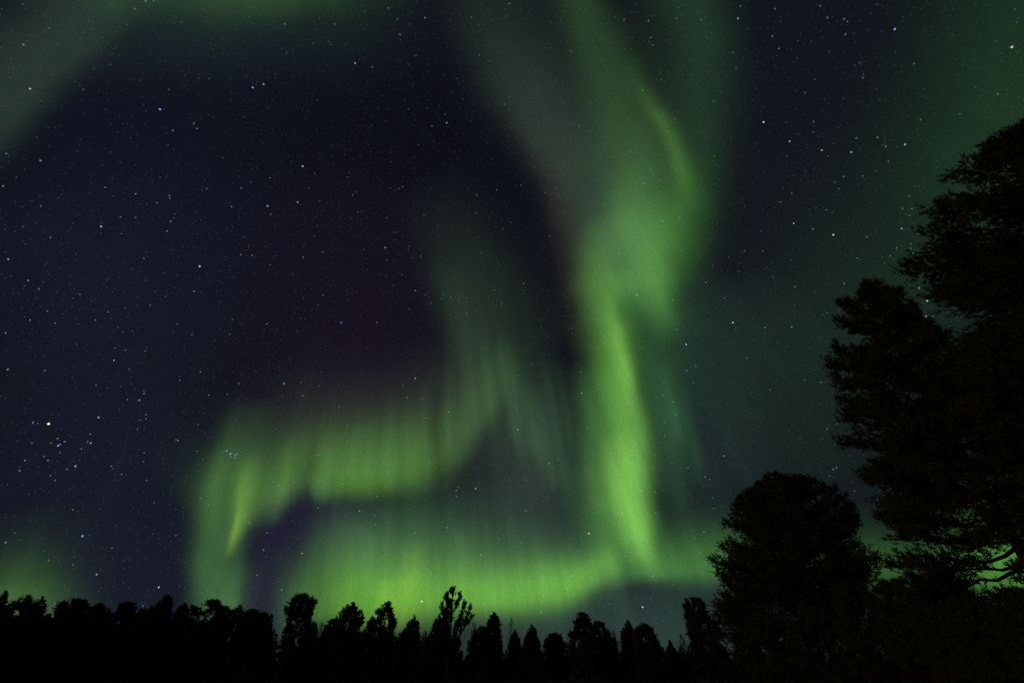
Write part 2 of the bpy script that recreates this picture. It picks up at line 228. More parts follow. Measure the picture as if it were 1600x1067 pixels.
direction = node('ShaderNodeTexCoord').outputs['Generated']
direction = vec('NORMALIZE', direction)
sep = node('ShaderNodeSeparateXYZ')
put(sep.inputs[0], direction)
down = mth('MAXIMUM', mth('ADD', sep.outputs[2], 1.0), 0.05)
comb = node('ShaderNodeCombineXYZ')
put(comb.inputs[0], mth('DIVIDE', sep.outputs[0], down))
put(comb.inputs[1], mth('DIVIDE', sep.outputs[1], down))
chart = comb.outputs[0]

# slight waviness so that no edge of a curtain is a mathematical line
wob = node('ShaderNodeTexNoise', noise_dimensions='3D')
wob.inputs['Scale'].default_value = 7.0
wob.inputs['Detail'].default_value = 2.0
put(wob.inputs['Vector'], direction)
chart = vec('MULTIPLY_ADD', vec('SUBTRACT', wob.outputs['Color'], (0.5, 0.5, 0.5)), (0.022, 0.022, 0.0), chart)

total = None
sky_point = chart
for name, light, power, axis, across, pts in AURORA:
    if total is not None:                    # a vanishing dependence keeps the ribbons evaluated one after another
        chart = vec('MULTIPLY_ADD', total, (1e-7, 1e-7, 0.0), sky_point)
    ts = [p[0] for p in pts]
    t0, t1 = min(ts), max(ts)
    cs = [p[1] for p in pts]
    c0, cr = min(cs), max(max(cs) - min(cs), 1e-4)
    wm = max(max(p[2], p[3]) for p in pts)
    im = max(p[4] for p in pts)
    T = mth('MULTIPLY_ADD', vec('DOT_PRODUCT', chart, (axis[0], axis[1], 0)), 1 / (t1 - t0), -t0 / (t1 - t0))
    rc = node('ShaderNodeRGBCurve')
    rc.mapping.extend = 'HORIZONTAL'
    for k, f in enumerate((lambda p: (p[1] - c0) / cr, lambda p: p[2] / wm, lambda p: p[3] / wm)):
        fill_curve(rc.mapping, k, [((p[0] - t0) / (t1 - t0), f(p)) for p in pts])
    rc.mapping.update()
    put(rc.inputs['Color'], spread(T))
    sc = node('ShaderNodeSeparateColor')
    put(sc.inputs[0], rc.outputs[0])
    fc = node('ShaderNodeFloatCurve')
    fc.mapping.extend = 'HORIZONTAL'
    fill_curve(fc.mapping, 0, [((p[0] - t0) / (t1 - t0), p[4] / im) for p in pts])
    fc.mapping.update()
    put(fc.inputs['Value'], T)
    U = vec('DOT_PRODUCT', chart, (across[0] / wm, across[1] / wm, 0))
    D = mth('ADD', mth('MULTIPLY_ADD', sc.outputs[0], -cr / wm, U), -c0 / wm)
    far_side = mth('DIVIDE', D, sc.outputs[2])
    near_side = mth('DIVIDE', mth('MULTIPLY', D, -1.0), sc.outputs[1])
    fall = mth('EXPONENT', mth('MULTIPLY', mth('POWER', mth('MAXIMUM', far_side, near_side), float(power)), -1.0))
    I = mth('MULTIPLY', fall, fc.outputs[0])
    col = tuple(c * im for c in light)
    total = vec('MULTIPLY_ADD', spread(I), col, total if total is not None else (0.0, 0.0, 0.0))

# fine rays: brightness ripples that run along the magnetic field lines, which all seem to meet at one point high overhead
MZ = Vector((-0.1394, 0.1184, 0.9831)).normalized()
E1 = Vector((1, 0, 0)) - MZ * MZ.x
E1.normalize()
E2 = MZ.cross(E1)
about = mth('ARCTAN2', vec('DOT_PRODUCT', direction, tuple(E1)), vec('DOT_PRODUCT', direction, tuple(E2)))
ray = node('ShaderNodeTexNoise', noise_dimensions='2D')
ray.inputs['Scale'].default_value = 1.0
ray.inputs['Detail'].default_value = 3.0
ray.inputs['Roughness'].default_value = 0.6
rv = node('ShaderNodeCombineXYZ')
put(rv.inputs[0], mth('MULTIPLY', about, 22.0))
put(rv.inputs[1], mth('MULTIPLY', vec('DOT_PRODUCT', direction, tuple(MZ)), 2.0))
put(ray.inputs['Vector'], rv.outputs[0])
soft = node('ShaderNodeTexNoise', noise_dimensions='3D')
soft.inputs['Scale'].default_value = 4.5
soft.inputs['Detail'].default_value = 3.0
put(soft.inputs['Vector'], direction)
# fine noise painted over the sky to mimic camera grain, like unresolved faint stars
fine = node('ShaderNodeTexNoise', noise_dimensions='3D')
fine.inputs['Scale'].default_value = 260.0
fine.inputs['Detail'].default_value = 2.0
fine.inputs['Roughness'].default_value = 0.7
put(fine.inputs['Vector'], direction)
depth = mth('MAXIMUM', mth('MINIMUM', mth('MULTIPLY_ADD', sep.outputs[2], -0.85, 0.82), 0.60), 0.16)   # rays blur together overhead
ripple = mth('MULTIPLY', mth('MULTIPLY_ADD', mth('SUBTRACT', ray.outputs['Fac'], 0.5), depth, 1.0),
             mth('MULTIPLY_ADD', soft.outputs['Fac'], 0.36, 0.82))
total = vec('MULTIPLY_ADD', total, spread(ripple), NIGHT)
grain = vec('MULTIPLY_ADD', fine.outputs['Color'], (0.75, 0.6, 0.9), (0.625, 0.70, 0.55))
total = vec('MULTIPLY', total, grain)
total = vec('MAXIMUM', total, (0.0015, 0.0017, 0.0030))
bg = node('ShaderNodeBackground')
put(bg.inputs['Color'], total)
bg.inputs['Strength'].default_value = 1.0
out = node('ShaderNodeOutputWorld')
NT.links.new(bg.outputs[0], out.inputs[0])
world.cycles.sampling_method = 'MANUAL'
world.cycles.sample_map_resolution = 256

# ------------------------------------------------------------------ the one faint warm light (low, behind the photographer's left shoulder)
sun = bpy.data.lights.new('sun', 'SUN')
sun.energy = 0.20
sun.angle = R_(6.0)
sun.color = (1.0, 0.66, 0.34)
sun_ob = bpy.data.objects.new('sun', sun)
sun_ob.rotation_euler = Vector((0.80, 0.52, -0.20)).to_track_quat('-Z', 'Y').to_euler()
sun_ob.location = (-40, -30, 20)
scene.collection.objects.link(sun_ob)

# ------------------------------------------------------------------ helpers
link = scene.collection.objects.link


def raw_mesh(name, verts, faces, size):
    """verts (n,3), faces (m,size) -> mesh, filled without bpy.ops"""
    me = bpy.data.meshes.new(name)
    verts = np.ascontiguousarray(verts, dtype=np.float32)
    faces = np.ascontiguousarray(faces, dtype=np.int32)
    me.vertices.add(len(verts))
    me.vertices.foreach_set('co', verts.ravel())
    me.loops.add(faces.size)
    me.loops.foreach_set('vertex_index', faces.ravel())
    me.polygons.add(len(faces))
    me.polygons.foreach_set('loop_start', np.arange(0, faces.size, size, dtype=np.int32))
    me.polygons.foreach_set('loop_total', np.full(len(faces), size, dtype=np.int32))
    me.update(calc_edges=True)
    return me


def add(name, mesh, mat, parent=None):
    o = bpy.data.objects.new(name, mesh)
    if mesh is not None and mat is not None and not mesh.materials:
        mesh.materials.append(mat)
    link(o)
    if parent is not None:
        o.parent = parent
    return o


def tag(o, label=None, cat=None, group=None, kind=None):
    for k, v in (('label', label), ('category', cat), ('group', group), ('kind', kind)):
        if v:
            o[k] = v
    return o


def principled(name, rough=0.85):
    m = bpy.data.materials.new(name)
    m.use_nodes = True
    b = m.node_tree.nodes['Principled BSDF']
    b.inputs['Roughness'].default_value = rough
    b.inputs['Specular IOR Level'].default_value = 0.15
    return m, m.node_tree, b


def mottled(name, dark, light, scale, rough=0.85, detail=4.0, stretch=(1, 1, 1), bump=0.0):
    m, nt, b = principled(name, rough)
    tc = nt.nodes.new('ShaderNodeTexCoord')
    mp = nt.nodes.new('ShaderNodeMapping')
    mp.inputs['Scale'].default_value = stretch
    nz = nt.nodes.new('ShaderNodeTexNoise')
    nz.inputs['Scale'].default_value = scale
    nz.inputs['Detail'].default_value = detail
    rp = nt.nodes.new('ShaderNodeValToRGB')
    rp.color_ramp.elements[0].position = 0.34
    rp.color_ramp.elements[0].color = (*dark, 1)
    rp.color_ramp.elements[1].position = 0.68
    rp.color_ramp.elements[1].color = (*light, 1)
    nt.links.new(tc.outputs['Object'], mp.inputs[0])
    nt.links.new(mp.outputs[0], nz.inputs['Vector'])
    nt.links.new(nz.outputs['Fac'], rp.inputs[0])
    nt.links.new(rp.outputs[0], b.inputs['Base Color'])
    if bump:
        bp = nt.nodes.new('ShaderNodeBump')
        bp.inputs['Strength'].default_value = bump
        nt.links.new(nz.outputs['Fac'], bp.inputs['Height'])
        nt.links.new(bp.outputs[0], b.inputs['Normal'])
    return m


PINE_NEEDLES = mottled('pine needles', (0.040, 0.052, 0.020), (0.075, 0.085, 0.030), 1.3)
SPRUCE_NEEDLES = mottled('spruce needles', (0.035, 0.050, 0.024), (0.060, 0.078, 0.034), 1.6)
PINE_BARK = mottled('pine bark', (0.050, 0.027, 0.018), (0.130, 0.062, 0.034), 5.0, stretch=(1, 1, 0.25), bump=0.6)
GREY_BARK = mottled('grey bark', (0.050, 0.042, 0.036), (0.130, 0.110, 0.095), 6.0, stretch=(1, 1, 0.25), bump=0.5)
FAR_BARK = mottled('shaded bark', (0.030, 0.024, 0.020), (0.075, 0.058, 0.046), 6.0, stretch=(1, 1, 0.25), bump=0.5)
HEATH = mottled('forest floor', (0.014, 0.013, 0.008), (0.036, 0.032, 0.020), 0.7, detail=8.0, bump=0.8)
HEATHER = mottled('heather', (0.014, 0.014, 0.009), (0.034, 0.030, 0.018), 0.9)


def tube(pts, radii, sides):
    """one tapered tube -> verts, quad faces"""
    pts = np.asarray(pts, float)
    n = len(pts)
    tan = np.gradient(pts, axis=0)
    tan /= np.linalg.norm(tan, axis=1, keepdims=True) + 1e-9
    ref = np.where(np.abs(tan[:, 2:3]) < 0.9, np.array([[0, 0, 1.0]]), np.array([[1.0, 0, 0]]))
    a = np.cross(tan, ref)
    a /= np.linalg.norm(a, axis=1, keepdims=True) + 1e-9
    b = np.cross(tan, a)
    ang = np.linspace(0, 2 * math.pi, sides, endpoint=False)
    v = (pts[:, None, :] + np.asarray(radii)[:, None, None] *
         (np.cos(ang)[None, :, None] * a[:, None, :] + np.sin(ang)[None, :, None] * b[:, None, :]))
    i = np.arange(n - 1)[:, None] * sides
    j = np.arange(sides)[None, :]
    k = (j + 1) % sides
    f = np.stack([i + j, i + k, i + sides + k, i + sides + j], -1).reshape(-1, 4)
    return v.reshape(-1, 3), f


class Wood:
    def __init__(self):
        self.v, self.f, self.n = [], [], 0

    def tube(self, pts, radii, sides):
        v, f = tube(pts, radii, sides)
        self.v.append(v)
        self.f.append(f + self.n)
        self.n += len(v)

    def mesh(self, name):
        return raw_mesh(name, np.concatenate(self.v), np.concatenate(self.f), 4)


def unit(v):
    return v / (np.linalg.norm(v, axis=-1, keepdims=True) + 1e-9)


def needles(rng, P, D, L, blades, length, width, forward=0.55):
    """needle sprays: every shoot (P, D, L) carries slim triangles set round it and pointing forward"""
    n = len(P)
    k = blades
    u = rng.uniform(0.0, 1.0, (n, k, 1))
    axis = D[:, None, :]
    rad = rng.normal(size=(n, k, 3))
    rad = unit(rad - (rad * axis).sum(-1, keepdims=True) * axis)
    tipdir = unit(axis * forward + rad * (1 - forward) + np.array([0, 0, 0.06]))
    base = P[:, None, :] + axis * u * L[:, None, None]
    side = unit(np.cross(tipdir, rng.normal(size=(n, k, 3))))
    ln = length * rng.uniform(0.7, 1.25, (n, k, 1))
    w = width * rng.uniform(0.7, 1.3, (n, k, 1))
    tri = np.stack([base - side * w * 0.5, base + side * w * 0.5, base + tipdir * ln], axis=2)
    return tri.reshape(-1, 3)


STYLE = {          # rise of a limb per metre of its length at the bottom and top of the crown, sag, shoots' upward pull
    'pine': dict(rise=(-0.10, 0.75), sag=0.10, up=0.55, fork=0.85, vary=(1.05, 0.97, 0.88, 0.74, 0.55)),
    'dome': dict(rise=(-0.10, 0.55), sag=0.06, up=0.55, fork=0.9, vary=(1.05, 1.0, 0.97, 0.92, 0.78)),
    'old': dict(rise=(-0.10, 0.75), sag=0.10, up=0.55, fork=0.85, vary=(1.02, 0.98, 0.93, 0.84, 0.68)),
    'spruce': dict(rise=(-0.55, 0.35), sag=-0.10, up=0.10, fork=0.55, vary=(1.1, 1.0, 0.86, 0.72, 0.55)),
    'upswept': dict(rise=(1.3, 2.2), sag=0.30, up=1.3, fork=0.35, vary=(1.0, 0.97, 0.9, 0.8, 0.66)),
    'spire': dict(rise=(0.1, 1.0), sag=0.05, up=0.7, fork=0.6, vary=(1.12, 1.0, 0.86, 0.7, 0.55)),
}


def grow(name, seed, prof, kind, limbs, subs, shoots, blades, shoot_len, needle, width, trunk_r, sides=6,
         gaps=0.0, bare=None, apart=False, deep=1.0, bush=1.0, fingers=0):
    """prof: (height, reach left, reach right) rows of the crown as it stands, lowest first.
    Returns trunk wood, limb list and crown mesh."""
    rng = np.random.default_rng(seed)
    st = STYLE[kind]
    prof = sorted(prof)
    hs = np.array([p[0] for p in prof])
    rl = np.array([p[1] for p in prof])
    rr = np.array([p[2] for p in prof])
    z0, H = hs[0], hs[-1]

    def reach(z, az):
        l, r = np.interp(z, hs, rl), np.interp(z, hs, rr)
        c = np.cos(az)
        return np.where(c > 0, r, l) * c * c + (l + r) * 0.5 * deep * (1 - c * c)

    # trunk with a slight wander
    tz = np.linspace(0, H * 0.985, 14)
    wob = np.cumsum(rng.normal(0, 0.012, (14, 2)), axis=0) * H * 0.25
    wob -= wob * (tz[:, None] / H)                       # tip stays on the axis
    tp = np.column_stack([wob, tz])
    tr = trunk_r * (1 - 0.9 * (tz / H) ** 0.9)
    tr[0] *= 1.35
    trunk = Wood()
    trunk.tube(tp, tr, max(6, sides + 2))

    def trunk_at(z):
        return np.array([np.interp(z, tz, tp[:, 0]), np.interp(z, tz, tp[:, 1]), z])

    # limbs are spread evenly along the outline, so flat tops fill up as well as tall flanks
    zz = np.linspace(z0, H, 200)
    rm = (np.interp(zz, hs, rl) + np.interp(zz, hs, rr)) / 2
    arc = np.concatenate([[0], np.cumsum(np.hypot(np.diff(zz), np.diff(rm) * 0.8) * (0.35 + rm[1:] / rm.max()))])
    arc /= arc[-1]

    limb_list, P, D, FP, FD = [], [], [], [], []
    twigs = trunk if not apart else Wood()
    for i in range(limbs):
        q = (i + rng.uniform(0.1, 0.9)) / limbs
        zt = float(np.interp(q, arc, zz))
        q = (zt - z0) / (H - z0)
        az = i * 2.39996 + rng.normal(0, 0.35)
        R = float(reach(zt, az)) * rng.choice(st['vary'])
        if R < 0.05:
            continue
        rise = (st['rise'][0] + (st['rise'][1] - st['rise'][0]) * q) * R + rng.normal(0, 0.06) * R
        za = min(max(zt - rise, 0.04 * H), H * 0.965)
        a = trunk_at(za)
        tip = np.array([R * math.cos(az), R * math.sin(az), zt])
        s = np.linspace(0, 1, 8)[:, None]
        path = a * (1 - s) + tip * s
        path[:, 2] -= (st['sag'] * R * 4 * s * (1 - s))[:, 0]
        path[1:-1] += rng.normal(0, 0.025 * R, (6, 3))
        lr = max(0.012, min(trunk_r * 0.38, 0.018 * R + 0.012))
        w = Wood() if apart else trunk
        w.tube(path, np.linspace(lr, lr * 0.25, 8), 5 if apart else 4)
        if apart:
            limb_list.append(w)
        nsub = max(3, int(subs * (0.5 + 0.5 * R / max(rl.max(), rr.max()))))
        for j in range(nsub):
            f = 1 - (j / nsub) ** 1.2 * 0.72
            p = np.array([np.interp(f, s[:, 0], path[:, c]) for c in range(3)])
            out = unit(tip - a)
            sgn = 1 if j % 2 else -1
            lat = unit(np.cross(out, [0, 0, 1.0])) * sgn
            d = unit(out * (1 - st['fork'] * 0.5) + lat * st['fork'] * rng.uniform(0.4, 1.1) +
                     np.array([0, 0, st['up'] * rng.uniform(-0.25, 0.95)]))
            ln = (0.17 + 0.22 * (1 - f)) * R * bush * rng.uniform(0.7, 1.2) + shoot_len * 0.7 * bush
            ln = min(ln, 0.6 * R + 0.08)
            e = p + d * ln
            twigs.tube([p, (p + e) / 2 + rng.normal(0, 0.03 * ln, 3), e], [lr * 0.35 + 0.004, lr * 0.25 + 0.003, 0.004], 3)
            if rng.random() < gaps:
                continue
            m = max(2, int(shoots * rng.uniform(0.7, 1.3)))
            t = rng.uniform(0.25, 1.0, m)[:, None]
            q0 = p + (e - p) * t + rng.normal(0, 0.15 * ln + shoot_len * 0.10, (m, 3)) * np.array([1, 1, 0.75])
            dd = unit(d + rng.normal(0, 0.55, (m, 3)) + np.array([0, 0, st['up'] * 0.5]))
            P.append(q0)
            D.append(dd)
        if fingers and q > 0.25:                            # this year's upright shoots at the end of a bough
            for e in range(2):
                m = fingers
                b0 = a + (tip - a) * rng.uniform(0.55, 1.0)
                FP.append(b0 + np.column_stack([rng.normal(0, 0.04, m), rng.normal(0, 0.04, m), np.linspace(0, 0.11 * m, m)]))
                FD.append(unit(np.column_stack([rng.normal(0, 0.22, m), rng.normal(0, 0.22, m), np.ones(m)])))
    # leader and the closed top
    m = shoots * (4 if kind in ('dome', 'old') else 2)
    zz = H - (H - z0) * 0.10 * rng.random(m) ** 1.5
    aa = rng.uniform(0, 2 * math.pi, m)
    rrad = reach(zz, aa) * np.sqrt(rng.random(m)) * (0.8 if kind in ('dome', 'old') else 0.5)
    P.append(np.column_stack([rrad * np.cos(aa), rrad * np.sin(aa), zz - shoot_len * 0.6]))
    D.append(unit(np.column_stack([np.cos(aa) * 0.5, np.sin(aa) * 0.5, np.full(m, 1.0)])))
    if float(reach(np.float64(H), 0.0)) < 0.3:              # a pointed tree ends in a slim leader
        m = 20
        zl = H - np.linspace(0.8, 3.2, m) * shoot_len
        P.append(np.column_stack([rng.normal(0, 0.03, m), rng.normal(0, 0.03, m), zl]))
        D.append(unit(np.column_stack([rng.normal(0, 0.12, m), rng.normal(0, 0.12, m), np.ones(m)])))
    deep_pad = 2.6 if apart else 0.7
    P = np.concatenate(P)
    D = np.concatenate(D)
    az = np.arctan2(P[:, 1], P[:, 0])
    room = reach(P[:, 2], az)
    fit = np.clip((room + 0.10) / (shoot_len * 2.0), 0.38, 1.0)
    ok = (np.hypot(P[:, 0], P[:, 1]) + 0.5 * shoot_len * fit < room * 1.05 + 0.25 * shoot_len * deep_pad) & \
        (P[:, 2] < H - 0.4 * shoot_len * (fingers > 0)) & (P[:, 2] > z0 * 0.8)
    if bare is not None:                                   # stretches where the limbs carry no needles
        for (za, zb, side, keep) in bare:
            hit = (P[:, 2] > za) & (P[:, 2] < zb) & (P[:, 0] > side)
            ok &= ~(hit & (rng.random(len(P)) > keep))
    P, D = P[ok], D[ok]
    if FP:
        FP, FD = np.concatenate(FP), np.concatenate(FD)
        ok = (FP[:, 2] < H - 0.07 * (H - z0)) & \
            (np.hypot(FP[:, 0], FP[:, 1]) < reach(FP[:, 2], np.arctan2(FP[:, 1], FP[:, 0])) * 0.95 + 0.18)
        P, D = np.concatenate([P, FP[ok]]), np.concatenate([D, FD[ok]])
    fit = np.clip((reach(P[:, 2], np.arctan2(P[:, 1], P[:, 0])) + 0.10) / (shoot_len * 2.0), 0.38, 1.0)
    L = shoot_len * rng.uniform(0.6, 1.2, len(P)) * fit
    tri = needles(rng, P, D, L, blades, needle * fit[:, None, None], width * np.sqrt(fit)[:, None, None])
    crown = raw_mesh(name + ' crown', tri, np.arange(len(tri)).reshape(-1, 3), 3)
    return trunk, limb_list, twigs, crown


def stand(name, az, dist, z=0.0):
    e = bpy.data.objects.new(name, None)
    e.empty_display_size = 0.5
    a = R_(az)
    e.location = (math.sin(a) * dist, math.cos(a) * dist, z)
    e.rotation_euler = (0, 0, -a)
    link(e)
    return e


# ------------------------------------------------------------------ the ground: one undulating sheet out to the horizon
def ground_mesh():
    rings = [0, 4, 8, 13, 19, 26, 34, 43, 53, 64, 76, 90, 106, 125, 150, 190, 260, 400, 800, 2000, 6000, 12000]
    seg = 96
    rng = np.random.default_rng(5)
    ph = rng.uniform(0, 6.28, 6)
    V, Fc = [[0, 0, 0]], []
    for r in rings[1:]:
        for k in range(seg):
            a = 2 * math.pi * k / seg
            x, y = r * math.cos(a), r * math.sin(a)
            h = 0.10 * math.sin(x * 0.21 + ph[0]) * math.cos(y * 0.17 + ph[1]) + 0.07 * math.sin(x * 0.53 + y * 0.31 + ph[2])
            V.append([x, y, h - 0.05])
    T = [[0, 1 + k, 1 + (k + 1) % seg] for k in range(seg)]
    for i in range(len(rings) - 2):
        for k in range(seg):
            a, b = 1 + i * seg + k, 1 + i * seg + (k + 1) % seg
            T += [[a, a + seg, b], [b, a + seg, b + seg]]
    return raw_mesh('ground', np.array(V, float), np.array(T), 3)


tag(add('ground', ground_mesh(), HEATH), kind='structure')

# heather and lingonberry over the forest floor
rng = np.random.default_rng(12)
n = 9000
ra = rng.uniform(-62, 66, n)
rd = 9 + 75 * rng.random(n) ** 0.8
P = np.column_stack([np.sin(np.radians(ra)) * rd, np.cos(np.radians(ra)) * rd, np.full(n, -0.08)])
D = unit(np.column_stack([rng.normal(0, 0.3, n), rng.normal(0, 0.3, n), np.ones(n)]))
tri = needles(rng, P, D, rng.uniform(0.15, 0.45, n), 7, 0.22, 0.07, 0.5)
tag(add('undergrowth', raw_mesh('undergrowth', tri, np.arange(len(tri)).reshape(-1, 3), 3), HEATHER), kind='stuff')

